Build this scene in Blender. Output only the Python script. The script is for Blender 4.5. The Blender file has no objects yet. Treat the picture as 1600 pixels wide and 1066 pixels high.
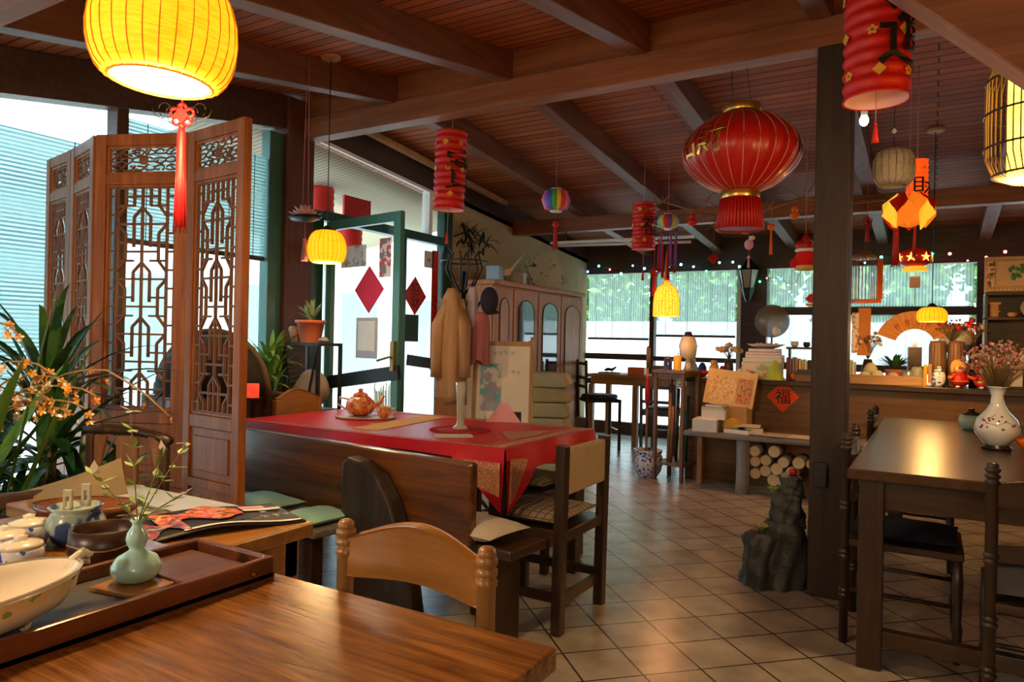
import bpy, math, random
from mathutils import Vector, Matrix
R = math.radians
PI = math.pi
S = bpy.context.scene
C = S.collection
random.seed(7)

# ---------------------------------------------------------------- camera
YAW, ROLL = R(30.6), .021
rt = Vector((math.cos(YAW), math.sin(YAW), 0)); fw = Vector((-math.sin(YAW), math.cos(YAW), 0)); zz = Vector((0, 0, 1))
cx = (rt + zz * ROLL).normalized(); cy = (zz - rt * ROLL).normalized(); cz = -fw
cd = bpy.data.cameras.new('camera'); cam = bpy.data.objects.new('camera', cd); C.objects.link(cam)
cd.sensor_width = 36; cd.lens = 36 * 1112 / 1600; cd.clip_start = .02; cd.clip_end = 200
cam.matrix_world = Matrix(((cx.x, cy.x, cz.x, 0), (cx.y, cy.y, cz.y, 0), (cx.z, cy.z, cz.z, 1.22), (0, 0, 0, 1)))
S.camera = cam

# ---------------------------------------------------------------- light
S.view_settings.view_transform = 'Standard'; S.view_settings.look = 'None'
S.view_settings.exposure = 1.15; S.view_settings.gamma = 1; S.view_settings.use_curve_mapping = False
S.cycles.use_denoising = True; S.cycles.max_bounces = 10; S.cycles.transparent_max_bounces = 24
S.cycles.caustics_reflective = False; S.cycles.caustics_refractive = False; S.cycles.sample_clamp_indirect = 6
W = bpy.data.worlds.new('sky'); S.world = W; W.use_nodes = True
wn = W.node_tree.nodes; wl = W.node_tree.links; wn.clear()
wo = wn.new('ShaderNodeOutputWorld'); wb = wn.new('ShaderNodeBackground'); wl.new(wb.outputs[0], wo.inputs[0])
wb.inputs[0].default_value = (.50, .83, 1, 1); wb.inputs[1].default_value = 2.1
sd = bpy.data.lights.new('sun', 'SUN'); sd.energy = 3.6; sd.angle = R(2); sd.color = (1, .96, .9)
so = bpy.data.objects.new('sun', sd); C.objects.link(so)
so.rotation_euler = Vector((.22, -.42, .88)).to_track_quat('Z', 'Y').to_euler()

# ---------------------------------------------------------------- materials
MC = {}
def mat(key, col, rough=.5, metal=0, alpha=None, emit=None, es=1, trans=0, spec=.5, coat=0, bump=0, bscale=40):
    if key in MC: return MC[key]
    m = bpy.data.materials.new(key); m.use_nodes = True; n = m.node_tree.nodes; l = m.node_tree.links
    b = n['Principled BSDF']; b.inputs['Base Color'].default_value = (*col, 1); b.inputs['Roughness'].default_value = rough
    b.inputs['Metallic'].default_value = metal; b.inputs['Specular IOR Level'].default_value = spec; b.inputs['Coat Weight'].default_value = coat
    if trans: b.inputs['Transmission Weight'].default_value = trans
    if alpha is not None: b.inputs['Alpha'].default_value = alpha
    if emit: b.inputs['Emission Color'].default_value = (*emit, 1); b.inputs['Emission Strength'].default_value = es
    # faint procedural mottling so no surface is one flat value
    tc = n.new('ShaderNodeTexCoord'); nz = n.new('ShaderNodeTexNoise'); nz.inputs['Scale'].default_value = 9; nz.inputs['Detail'].default_value = 4
    l.new(tc.outputs['Object'], nz.inputs['Vector'])
    mx = n.new('ShaderNodeMix'); mx.data_type = 'RGBA'
    mx.inputs[6].default_value = (*[c * .85 for c in col], 1); mx.inputs[7].default_value = (*[min(1, c * 1.12) for c in col], 1)
    l.new(nz.outputs[0], mx.inputs[0]); l.new(mx.outputs[2], b.inputs['Base Color'])
    if bump:
        n2 = n.new('ShaderNodeTexNoise'); n2.inputs['Scale'].default_value = bscale; n2.inputs['Detail'].default_value = 5; l.new(tc.outputs['Object'], n2.inputs['Vector'])
        bp = n.new('ShaderNodeBump'); bp.inputs['Strength'].default_value = bump; bp.inputs['Distance'].default_value = .01
        l.new(n2.outputs[0], bp.inputs['Height']); l.new(bp.outputs[0], b.inputs['Normal'])
    MC[key] = m; return m
def ramp(n, stops):
    r = n.new('ShaderNodeValToRGB'); e = r.color_ramp.elements
    while len(e) < len(stops): e.new(.5)
    for k, (p, c) in enumerate(stops): e[k].position = p; e[k].color = (*c, 1)
    return r
def wood(key, c1, c2, ax='X', sc=1, rough=.35, coat=0, bump=.15, knots=0, c3=None):
    if key in MC: return MC[key]
    m = bpy.data.materials.new(key); m.use_nodes = True; n = m.node_tree.nodes; l = m.node_tree.links; b = n['Principled BSDF']
    tc = n.new('ShaderNodeTexCoord'); mp = n.new('ShaderNodeMapping')
    s = {'X': (1.2, 16, 16), 'Y': (16, 1.2, 16), 'Z': (16, 16, 1.2)}[ax]; mp.inputs['Scale'].default_value = [v * sc for v in s]
    l.new(tc.outputs['Object'], mp.inputs[0])
    nz = n.new('ShaderNodeTexNoise'); nz.inputs['Scale'].default_value = 2.2; nz.inputs['Detail'].default_value = 9; nz.inputs['Roughness'].default_value = .6; nz.inputs['Distortion'].default_value = .5 + knots
    l.new(mp.outputs[0], nz.inputs['Vector'])
    n3 = n.new('ShaderNodeTexNoise'); n3.inputs['Scale'].default_value = 1.6; n3.inputs['Detail'].default_value = 3; l.new(tc.outputs['Object'], n3.inputs['Vector'])
    rp = ramp(n, [(.3, c1), (.55, [(a + q) / 2 for a, q in zip(c1, c2)]), (.72, c2)]); l.new(nz.outputs[0], rp.inputs[0])
    mx = n.new('ShaderNodeMix'); mx.data_type = 'RGBA'; mx.blend_type = 'MULTIPLY'; mx.inputs[0].default_value = .45
    l.new(rp.outputs[0], mx.inputs[6]); r2 = ramp(n, [(.3, (.5, .5, .5)), (.7, (1, 1, 1))]); l.new(n3.outputs[0], r2.inputs[0]); l.new(r2.outputs[0], mx.inputs[7])
    l.new(mx.outputs[2], b.inputs['Base Color']); b.inputs['Roughness'].default_value = rough; b.inputs['Coat Weight'].default_value = coat; b.inputs['Coat Roughness'].default_value = .15
    bp = n.new('ShaderNodeBump'); bp.inputs['Strength'].default_value = bump; bp.inputs['Distance'].default_value = .004; l.new(nz.outputs[0], bp.inputs['Height']); l.new(bp.outputs[0], b.inputs['Normal'])
    MC[key] = m; return m
def brick(key, c1, c2, mortar, bw, rh, ms, rot=0, rough=.4, bump=.4, off=0, loc=(0, 0, 0), swap=False, grain=0, coat=0):
    m = bpy.data.materials.new(key); m.use_nodes = True; n = m.node_tree.nodes; l = m.node_tree.links; b = n['Principled BSDF']
    tc = n.new('ShaderNodeTexCoord'); mp = n.new('ShaderNodeMapping'); mp.inputs['Rotation'].default_value = (0, 0, rot) if not swap else swap; mp.inputs['Location'].default_value = loc
    l.new(tc.outputs['Object'], mp.inputs[0]); br = n.new('ShaderNodeTexBrick'); l.new(mp.outputs[0], br.inputs['Vector'])
    br.offset = off; br.squash = 1; br.inputs['Scale'].default_value = 1; br.inputs['Brick Width'].default_value = bw; br.inputs['Row Height'].default_value = rh
    br.inputs['Mortar Size'].default_value = ms; br.inputs['Mortar Smooth'].default_value = .2; br.inputs['Bias'].default_value = 0
    br.inputs['Color1'].default_value = (*c1, 1); br.inputs['Color2'].default_value = (*c2, 1); br.inputs['Mortar'].default_value = (*mortar, 1)
    nz = n.new('ShaderNodeTexNoise'); nz.inputs['Detail'].default_value = 6
    if grain: m2 = n.new('ShaderNodeMapping'); m2.inputs['Scale'].default_value = (.8, 30, 30); l.new(tc.outputs['Object'], m2.inputs[0]); l.new(m2.outputs[0], nz.inputs['Vector']); nz.inputs['Scale'].default_value = 1.5
    else: l.new(tc.outputs['Object'], nz.inputs['Vector']); nz.inputs['Scale'].default_value = 6
    r2 = ramp(n, [(.3, (.62, .62, .62)), (.7, (1.0, 1.0, 1.0))]); l.new(nz.outputs[0], r2.inputs[0])
    mx = n.new('ShaderNodeMix'); mx.data_type = 'RGBA'; mx.blend_type = 'MULTIPLY'; mx.inputs[0].default_value = 1; l.new(br.outputs[0], mx.inputs[6]); l.new(r2.outputs[0], mx.inputs[7]); l.new(mx.outputs[2], b.inputs['Base Color'])
    b.inputs['Roughness'].default_value = rough; b.inputs['Coat Weight'].default_value = coat; b.inputs['Coat Roughness'].default_value = .2
    bp = n.new('ShaderNodeBump'); bp.invert = True; bp.inputs['Strength'].default_value = bump; bp.inputs['Distance'].default_value = .004; l.new(br.outputs['Fac'], bp.inputs['Height']); l.new(bp.outputs[0], b.inputs['Normal'])
    return m
def stripes(key, c1, c2, freq, ax='X', rough=.7, thr=.5, noise=0, alpha=None, transl=0, gaps=0):
    """fabric or bamboo stripes along an axis; optional see-through share"""
    m = bpy.data.materials.new(key); m.use_nodes = True; n = m.node_tree.nodes; l = m.node_tree.links; b = n['Principled BSDF']; out = n['Material Output']
    tc = n.new('ShaderNodeTexCoord'); wv = n.new('ShaderNodeTexWave'); wv.bands_direction = ax; wv.inputs['Scale'].default_value = freq / PI / 2 * PI; wv.inputs['Distortion'].default_value = noise
    l.new(tc.outputs['Object'], wv.inputs['Vector']); rp = ramp(n, [(thr - .1, c1), (thr + .1, c2)]); l.new(wv.outputs['Fac'], rp.inputs[0])
    l.new(rp.outputs[0], b.inputs['Base Color']); b.inputs['Roughness'].default_value = rough
    if alpha is not None:
        tr = n.new('ShaderNodeBsdfTransparent'); tl = n.new('ShaderNodeBsdfTranslucent'); l.new(rp.outputs[0], tl.inputs[0])
        m1 = n.new('ShaderNodeMixShader'); m1.inputs[0].default_value = transl; l.new(b.outputs[0], m1.inputs[1]); l.new(tl.outputs[0], m1.inputs[2])
        m2 = n.new('ShaderNodeMixShader'); l.new(tr.outputs[0], m2.inputs[1]); l.new(m1.outputs[0], m2.inputs[2])
        if gaps:
            w2 = n.new('ShaderNodeTexWave'); w2.bands_direction = 'Z' if gaps > 0 else ax; w2.inputs['Scale'].default_value = abs(gaps); l.new(tc.outputs['Object'], w2.inputs['Vector'])
            mr = n.new('ShaderNodeMapRange'); mr.inputs[1].default_value = .25; mr.inputs[2].default_value = .55; mr.inputs[3].default_value = alpha * .6; mr.inputs[4].default_value = alpha; l.new(w2.outputs['Fac'], mr.inputs[0]); l.new(mr.outputs[0], m2.inputs[0])
        else: m2.inputs[0].default_value = alpha
        l.new(m2.outputs[0], out.inputs[0])
    MC[key] = m; return m
def spots(key, base, cols, scale=12, rough=.6, thr=.55):
    """base colour with patches of other colours (painted decoration)"""
    if key in MC: return MC[key]
    m = bpy.data.materials.new(key); m.use_nodes = True; n = m.node_tree.nodes; l = m.node_tree.links; b = n['Principled BSDF']; b.inputs['Roughness'].default_value = rough
    tc = n.new('ShaderNodeTexCoord'); prev = None
    for k, c in enumerate(cols):
        nz = n.new('ShaderNodeTexNoise'); nz.inputs['Scale'].default_value = scale * (1 + .35 * k); nz.inputs['Detail'].default_value = 3; mp = n.new('ShaderNodeMapping'); mp.inputs['Location'].default_value = (k * 3.1, k * 1.7, k); l.new(tc.outputs['Object'], mp.inputs[0]); l.new(mp.outputs[0], nz.inputs['Vector'])
        rp = ramp(n, [(thr, (0, 0, 0)), (thr + .03, (1, 1, 1))]); l.new(nz.outputs[0], rp.inputs[0])
        mx = n.new('ShaderNodeMix'); mx.data_type = 'RGBA'; mx.inputs[7].default_value = (*c, 1); l.new(rp.outputs[0], mx.inputs[0])
        if prev is None: mx.inputs[6].default_value = (*base, 1)
        else: l.new(prev.outputs[2], mx.inputs[6])
        prev = mx
    l.new(prev.outputs[2], b.inputs['Base Color']); MC[key] = m; return m
def glass(key, tint=(1, 1, 1), refl=.06):
    if key in MC: return MC[key]
    m = bpy.data.materials.new(key); m.use_nodes = True; n = m.node_tree.nodes; l = m.node_tree.links; n.remove(n['Principled BSDF'])
    tr = n.new('ShaderNodeBsdfTransparent'); tr.inputs[0].default_value = (*tint, 1); g = n.new('ShaderNodeBsdfGlossy'); g.inputs['Roughness'].default_value = .02
    fr = n.new('ShaderNodeLayerWeight'); mr = n.new('ShaderNodeMapRange'); mr.inputs[1].default_value = .4; mr.inputs[3].default_value = .03; mr.inputs[4].default_value = .5; l.new(fr.outputs['Facing'], mr.inputs[0]); mx = n.new('ShaderNodeMixShader'); l.new(mr.outputs[0], mx.inputs[0]); l.new(tr.outputs[0], mx.inputs[1]); l.new(g.outputs[0], mx.inputs[2]); l.new(mx.outputs[0], n['Material Output'].inputs[0])
    MC[key] = m; return m
def glow(key, col, st, c2=None, nbands=0, weave=0):
    """lit lamp shade or bulb"""
    if key in MC: return MC[key]
    m = bpy.data.materials.new(key); m.use_nodes = True; n = m.node_tree.nodes; l = m.node_tree.links; b = n['Principled BSDF']
    b.inputs['Base Color'].default_value = (*col, 1); b.inputs['Roughness'].default_value = .7; b.inputs['Emission Strength'].default_value = st
    tc = n.new('ShaderNodeTexCoord'); nz = n.new('ShaderNodeTexNoise'); mp = n.new('ShaderNodeMapping'); mp.inputs['Scale'].default_value = (1, 1, 9); l.new(tc.outputs['Object'], mp.inputs[0]); l.new(mp.outputs[0], nz.inputs['Vector']); nz.inputs['Scale'].default_value = 12 if not weave else weave
    mx = n.new('ShaderNodeMix'); mx.data_type = 'RGBA'; mx.inputs[6].default_value = (*(c2 or [c * .7 for c in col]), 1); mx.inputs[7].default_value = (*col, 1)
    mr = n.new('ShaderNodeMapRange'); mr.inputs[1].default_value = .35; mr.inputs[2].default_value = .6; l.new(nz.outputs[0], mr.inputs[0]); l.new(mr.outputs[0], mx.inputs[0]); l.new(mx.outputs[2], b.inputs['Emission Color'])
    MC[key] = m; return m

M_ = dict(
 oak=wood('honey_oak', (.15, .052, .010), (.50, .215, .045), 'X', .8, .26, .35, knots=2.2), honey=wood('honey_pine', (.30, .13, .028), (.55, .26, .06), 'X', .8, .3, .3),
 honeyz=wood('honey_pine_upright', (.30, .14, .035), (.55, .28, .08), 'Z', .8, .35, .2), dark=wood('dark_walnut', (.028, .014, .008), (.09, .045, .022), 'X', 1, .35, .2),
 darkz=wood('dark_walnut_upright', (.024, .012, .008), (.08, .038, .02), 'Z', 1, .38, .1), darky=wood('dark_walnut_long', (.045, .02, .008), (.11, .05, .02), 'Y', 1, .3, .1),
 bench=wood('bench_board', (.04, .012, .004), (.26, .095, .02), 'X', .7, .3, .2), screen=wood('screen_teak', (.28, .07, .012), (.60, .20, .038), 'Z', 1, .45), screenx=wood('screen_teak_rail', (.2, .07, .022), (.42, .17, .055), 'X', 1, .45),
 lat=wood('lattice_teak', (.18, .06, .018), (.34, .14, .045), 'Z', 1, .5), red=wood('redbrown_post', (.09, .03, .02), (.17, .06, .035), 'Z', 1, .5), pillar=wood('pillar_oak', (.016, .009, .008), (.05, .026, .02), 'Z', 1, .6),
 beam=wood('beam_pine', (.22, .07, .026), (.42, .15, .06), 'X', .7, .5), beamy=wood('rafter_pine', (.13, .04, .018), (.28, .095, .042), 'Y', .7, .5), trim=wood('window_frame_wood', (.045, .02, .014), (.11, .05, .03), 'X', 1, .5),
 grey=wood('grey_weathered_plank', (.16, .15, .15), (.4, .38, .38), 'X', 1, .6), cab=wood('cabinet_cherry', (.48, .15, .03), (.75, .30, .07), 'Z', .7, .5, 0), tan=wood('tan_pine', (.42, .22, .09), (.68, .42, .2), 'Z', 1, .45), tanx=wood('tan_pine_flat', (.42, .22, .09), (.68, .42, .2), 'X', 1, .45),
 tray=wood('tray_rosewood', (.11, .03, .012), (.26, .085, .03), 'Y', 1, .3, .3), counter=wood('counter_board', (.12, .055, .02), (.28, .15, .06), 'X', .6, .45), stand=wood('plant_stand_wood', (.15, .065, .03), (.32, .16, .08), 'Z', 1, .4),
 green=mat('green_paint', (.012, .07, .05), .35), greyblue=mat('pale_green_paint', (.05, .16, .14), .3), black=mat('black_metal', (.012, .012, .014), .4), blk=mat('black_lacquer', (.02, .015, .015), .25),
 white=mat('white_paint', (.92, .93, .93), .5), ochre=mat('ochre_plaster', (.5, .36, .17), .85, bump=.3, bscale=30), cloth=mat('red_damask', (.62, .012, .03), .36, bump=.1, bscale=160), redp=mat('red_paper', (.75, .02, .012), .6), redf=mat('red_fabric', (.5, .008, .01), .5),
 gold=mat('gold_trim', (.75, .45, .1), .3, .9), goldp=mat('gold_ink', (.85, .45, .06), .5), ink=mat('black_ink', (.01, .008, .008), .6), cream=mat('cream_glaze', (.84, .78, .64), .22, coat=.5), celadon=mat('celadon_glaze', (.46, .80, .72), .2, coat=.6),
 porc=mat('white_porcelain', (.82, .85, .86), .15, coat=.6), mint=mat('mint_fabric', (.46, .88, .76), .9, bump=.2, bscale=200), beige=mat('beige_fabric', (.5, .38, .24), .9, bump=.25, bscale=260), offw=mat('offwhite_fabric', (.62, .58, .52), .9, bump=.3, bscale=160),
 olive=mat('olive_linen', (.24, .19, .11), .9, bump=.25, bscale=150), navy=mat('navy_cushion', (.02, .024, .045), .8), string=mat('pink_cord', (.55, .25, .3), .8), sil=mat('grey_metal', (.5, .5, .5), .3, .8), leaf=mat('leaf_green', (.035, .13, .03), .4), leaf2=mat('pale_leaf', (.25, .42, .1), .5), stem=mat('stem_brown', (.3, .2, .08), .7),
 terra=mat('terracotta', (.48, .13, .06), .7), stone=mat('grey_stone', (.3, .27, .25), .9, bump=.8, bscale=14), rock=mat('dark_resin_rock', (.035, .04, .045), .5, bump=1, bscale=25), paper=mat('white_paper', (.85, .84, .8), .8), pink=mat('pink_paper', (.85, .45, .6), .7), kraft=mat('kraft_board', (.5, .36, .19), .85), yel=mat('yellow_enamel', (.75, .55, .06), .4),
 twig=mat('dry_twig', (.3, .19, .1), .8), gl=glass('window_glass'), grn=mat('green_card', (.03, .09, .05), .7), orange=mat('orange_lacquer', (.85, .16, .01), .4), lime=mat('lime_plastic', (.5, .72, .1), .4), brown=mat('brown_bamboo', (.26, .13, .06), .5), skin=mat('doll_face', (.8, .5, .28), .5), blue=mat('blue_glaze', (.03, .07, .25), .2), silver=mat('pewter', (.35, .37, .38), .35, .6))
M_['blue_white'] = spots('blue_white_porcelain', (.8, .84, .88), [(.04, .1, .5)], 42, .15, .54)
M_['redpot'] = spots('painted_teapot', (.8, .55, .42), [(.7, .1, .05), (.75, .3, .08)], 26, .25, .5)
M_['tureen_band'] = spots('floral_band', (.82, .66, .34), [(.28, .42, .1), (.8, .74, .5)], 34, .25, .53)

# ---------------------------------------------------------------- mesh helpers
class MB:
    def __init__(s): s.v = []; s.f = []; s.s = []
    def add(s, vs, fs, sm=False, T=None):
        o = len(s.v); s.v += [tuple(T @ Vector(v)) if T else tuple(v) for v in vs]; s.f += [[i + o for i in f] for f in fs]; s.s += [sm] * len(fs); return s
    def box(s, x0, x1, y0, y1, z0, z1, T=None):
        vs = [(x, y, z) for z in (z0, z1) for y in (y0, y1) for x in (x0, x1)]
        return s.add(vs, [(0, 2, 3, 1), (4, 5, 7, 6), (0, 1, 5, 4), (2, 6, 7, 3), (0, 4, 6, 2), (1, 3, 7, 5)], False, T)
    def bar(s, p0, p1, w, h, up=(0, 0, 1)):
        """square bar from p0 to p1, w across, h along up"""
        p0 = Vector(p0); p1 = Vector(p1); d = (p1 - p0).normalized(); u = Vector(up); sd_ = d.cross(u)
        if sd_.length < 1e-4: sd_ = d.cross(Vector((0, 1, 0)))
        sd_.normalize(); u = sd_.cross(d).normalized(); a = sd_ * w / 2; b = u * h / 2
        vs = [p + i * a + j * b for p in (p0, p1) for j in (-1, 1) for i in (-1, 1)]
        return s.add(vs, [(0, 2, 3, 1), (4, 5, 7, 6), (0, 1, 5, 4), (2, 6, 7, 3), (0, 4, 6, 2), (1, 3, 7, 5)])
    def lathe(s, prof, c=(0, 0, 0), n=20, T=None, sm=True, sx=1, sy=1, a0=0, a1=2 * PI, cap=True):
        full = abs(a1 - a0 - 2 * PI) < 1e-5; m = n if full else n + 1; vs = []
        for r, z in prof:
            for i in range(m):
                a = a0 + (a1 - a0) * i / n; vs.append((c[0] + r * sx * math.cos(a), c[1] + r * sy * math.sin(a), c[2] + z))
        fs = []
        for j in range(len(prof) - 1):
            for i in range(n):
                k = (i + 1) % m; fs.append((j * m + i, j * m + k, (j + 1) * m + k, (j + 1) * m + i))
        s.add(vs, fs, sm, T)
        if cap and full:
            o = len(s.v) - len(vs)
            if prof[0][0] > 1e-4: s.f.append([o + i for i in range(m)][::-1]); s.s.append(False)
            if prof[-1][0] > 1e-4: s.f.append([o + (len(prof) - 1) * m + i for i in range(m)]); s.s.append(False)
        return s
    def cyl(s, p0, p1, r0, r1=None, n=12, sm=True):
        r1 = r0 if r1 is None else r1; p0 = Vector(p0); p1 = Vector(p1); d = p1 - p0
        T = Matrix.Translation(p0) @ d.to_track_quat('Z', 'Y').to_matrix().to_4x4()
        return s.lathe([(r0, 0), (r1, d.length)], n=n, T=T, sm=sm)
    def tube(s, pts, r, n=6):
        pts = [Vector(p) for p in pts]; vs = []; rr = r if isinstance(r, (list, tuple)) else [r] * len(pts)
        for k, p in enumerate(pts):
            d = (pts[min(k + 1, len(pts) - 1)] - pts[max(k - 1, 0)]).normalized(); q = d.to_track_quat('Z', 'Y').to_matrix() if abs(d.z) < .99 else Matrix.Identity(3)
            for i in range(n): a = 2 * PI * i / n; vs.append(p + q @ Vector((math.cos(a), math.sin(a), 0)) * rr[k])
        fs = [(k * n + i, k * n + (i + 1) % n, (k + 1) * n + (i + 1) % n, (k + 1) * n + i) for k in range(len(pts) - 1) for i in range(n)]
        fs += [tuple(range(n))[::-1], tuple((len(pts) - 1) * n + i for i in range(n))]
        return s.add(vs, fs, True)
    def ell(s, c, r, n=16, m=10, T=None):
        r = (r, r, r) if not isinstance(r, tuple) else r
        TT = (T or Matrix.Identity(4)) @ Matrix.Translation(c) @ Matrix.Diagonal((*r, 1))
        return s.lathe([(math.sin(PI * k / m) if 0 < k < m else 1e-4, -math.cos(PI * k / m)) for k in range(m + 1)], n=n, T=TT)
    def prism(s, poly, h, T=None):
        n = len(poly); vs = [(x, y, 0) for x, y in poly] + [(x, y, h) for x, y in poly]
        return s.add(vs, [list(range(n))[::-1], [n + i for i in range(n)]] + [(i, (i + 1) % n, n + (i + 1) % n, n + i) for i in range(n)], False, T)
    def grid(s, fn, nu, nv, sm=True, T=None):
        vs = [fn(u / nu, v / nv) for v in range(nv + 1) for u in range(nu + 1)]
        return s.add(vs, [(v * (nu + 1) + u, v * (nu + 1) + u + 1, (v + 1) * (nu + 1) + u + 1, (v + 1) * (nu + 1) + u) for v in range(nv) for u in range(nu)], sm, T)
    def pillow(s, c, sx, sy, h, T=None, p=.45):
        for sg in (1, -1):
            def fn(u, v, sg=sg):
                x, y = 2 * u - 1, 2 * v - 1; k = max(0, (1 - abs(x) ** 2.4) * (1 - abs(y) ** 2.4)) ** p * (1 + .07 * math.sin(5 * x + 3 * y) + .05 * math.sin(7 * y - 4 * x))
                return (c[0] + x * sx / 2 * (1 - .05 * (1 - y * y)), c[1] + y * sy / 2 * (1 - .05 * (1 - x * x)), c[2] + sg * h / 2 * k)
            g = MB(); g.grid(fn, 10, 10)
            if sg < 0: g.f = [f[::-1] for f in g.f]
            s.add(g.v, g.f, True, T)
        return s
    def done(s, name, m, parent=None, bevel=0, solid=0, sub=0):
        me = bpy.data.meshes.new(name); me.from_pydata(s.v, [], s.f); me.polygons.foreach_set('use_smooth', s.s); me.materials.append(m if not isinstance(m, str) else M_[m]); me.update()
        o = bpy.data.objects.new(name, me); C.objects.link(o)
        if parent: o.parent = parent
        if solid: q = o.modifiers.new('s', 'SOLIDIFY'); q.thickness = solid
        if bevel: q = o.modifiers.new('b', 'BEVEL'); q.width = bevel; q.segments = 2; q.limit_method = 'ANGLE'; q.angle_limit = R(40)
        if sub: q = o.modifiers.new('u', 'SUBSURF'); q.levels = sub; q.render_levels = sub
        return o
def thing(name, label, cat, loc=(0, 0, 0), rz=0, group=None):
    o = bpy.data.objects.new(name, None); C.objects.link(o); o.location = loc; o.rotation_euler = (0, 0, rz); o.empty_display_size = .1
    o['label'] = label; o['category'] = cat
    if group: o['group'] = group
    return o
def tag(o, label, cat, group=None, loc=None, rz=None, kind=None):
    o['label'] = label; o['category'] = cat
    if group: o['group'] = group
    if kind: o['kind'] = kind
    if loc is not None: o.location = loc
    if rz is not None: o.rotation_euler = (0, 0, rz)
    return o
def struct(name, mb, m, bevel=0):
    o = mb.done(name, m, bevel=bevel); o['kind'] = 'structure'; return o
def children(o): return [c for c in bpy.data.objects if c.parent == o]
def copy_tree(o, parent=None, **k):
    c = o.copy(); C.objects.link(c); c.parent = parent
    for ch in children(o): copy_tree(ch, c)
    for a, b in k.items(): c[a] = b
    return c
def chars(body, size=1, ext=.05):
    """mesh of written characters, centred, in the XZ plane facing -Y; '~' gives blurred, unreadable pen strokes; returns MB"""
    if body[0] == '~':
        q = random.Random(len(body) * 7 + int(size * 1e4)); mb = MB(); n = len(body)
        for i in range(n):
            x0 = (i - (n - 1) / 2) * size
            for k in range(6):
                a = q.choice((0, 0, PI / 2, PI / 2, .8, -.8)); L = size * q.uniform(.15, .33); c = (x0 + q.uniform(-.25, .25) * size, q.uniform(-.3, .3) * size); mb.bar((c[0] - L * math.cos(a), -ext, c[1] - L * math.sin(a)), (c[0] + L * math.cos(a), -ext, c[1] + L * math.sin(a)), max(ext, .0006), size * .07, up=(0, 0, 1) if abs(a) < 1 else (1, 0, 0))
        return mb
    cu = bpy.data.curves.new('t', 'FONT'); cu.body = body; cu.size = size; cu.extrude = ext; cu.align_x = 'CENTER'; cu.align_y = 'CENTER'; cu.resolution_u = 2
    o = bpy.data.objects.new('t', cu); C.objects.link(o); dg = bpy.context.evaluated_depsgraph_get(); dg.update(); me = bpy.data.meshes.new_from_object(o.evaluated_get(dg))
    mb = MB(); vs = [v.co.copy() for v in me.vertices]
    if vs:
        mx = [(max(v[i] for v in vs) + min(v[i] for v in vs)) / 2 for i in range(2)]
        mb.add([(v.x - mx[0], -v.z, v.y - mx[1]) for v in vs], [list(p.vertices) for p in me.polygons])
    bpy.data.objects.remove(o); bpy.data.curves.remove(cu); bpy.data.meshes.remove(me); return mb
def wrap(mb, r, a, z, off=.002):
    """bend a flat XZ drawing round a vertical cylinder, centred on angle a"""
    mb.v = [((r + off - v[1] * .2) * math.cos(a + v[0] / r), (r + off - v[1] * .2) * math.sin(a + v[0] / r), z + v[2]) for v in mb.v]; return mb
def ceil(y): return 3.03 - (.172 * (3.85 - y) if y < 3.85 else .091 * (y - 3.85))
def TR(loc, rz=0, rx=0, ry=0): return Matrix.Translation(loc) @ Matrix.Rotation(rz, 4, 'Z') @ Matrix.Rotation(ry, 4, 'Y') @ Matrix.Rotation(rx, 4, 'X')

# ================================================================ the room
tile = brick('floor_tiles', (.62, .56, .49), (.56, .50, .44), (.06, .045, .035), .235, .235, .0045, R(45), rough=.27, bump=.5, loc=(.06, .03, 0))
tile.node_tree.nodes['Principled BSDF'].inputs['Specular IOR Level'].default_value = .7
plank = brick('ceiling_planks', (.55, .155, .05), (.36, .09, .03), (.03, .009, .005), 4.5, .085, .006, rough=.62, bump=.6, off=.37, grain=1); plank.node_tree.nodes['Principled BSDF'].inputs['Specular IOR Level'].default_value = .2
struct('floor', MB().box(-4.3, 3.3, -2.7, 9.1, -.1, 0), tile)
def slab(y0, y1):
    m = MB(); vs = []
    for z in (0, .06):
        for y in (y0, y1):
            for x in (-5.0, 3.4): vs.append((x, y, ceil(min(max(y, -9), 99)) + z))
    return m.add(vs, [(0, 2, 3, 1), (4, 5, 7, 6), (0, 1, 5, 4), (2, 6, 7, 3), (0, 4, 6, 2), (1, 3, 7, 5)])
struct('ceiling', slab(-2.9, 3.85), plank); struct('ceiling', slab(3.851, 9.6), plank)
n_t = [0]
def trim(mb, m, bevel=.004):
    n_t[0] += 1; return struct('trim_%d' % n_t[0], mb, m, bevel)
trim(MB().box(-4.13, 3.2, 3.77, 3.89, 2.695, 2.845), 'beam')                        # ridge beam
trim(MB().box(-4.13, 3.2, 3.80, 3.86, 2.845, 3.02), 'beam')
trim(MB().box(-4.13, 3.2, 1.16, 1.28, 2.33, 2.45), 'beam')                          # near purlin
trim(MB().box(-4.13, 3.2, 6.94, 7.06, 2.42, 2.57), 'beam')                          # far purlin
for x in (-3.25, -2.33, -1.44, -.5, .45, 1.4, 2.35):
    y0, y1 = -2.7, 3.80
    trim(MB().add([(x + a, y, ceil(y) + dz) for y in (y0, y1) for dz in (-.18, .0) for a in (-.05, .05)], [(0, 2, 3, 1), (4, 5, 7, 6), (0, 1, 5, 4), (2, 6, 7, 3), (0, 4, 6, 2), (1, 3, 7, 5)]), 'beamy')
    y0, y1 = 3.86, 9.0
    trim(MB().add([(x + a, y, ceil(y) + dz) for y in (y0, y1) for dz in (-.18, .0) for a in (-.055, .055)], [(0, 2, 3, 1), (4, 5, 7, 6), (0, 1, 5, 4), (2, 6, 7, 3), (0, 4, 6, 2), (1, 3, 7, 5)]), 'beamy')
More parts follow.
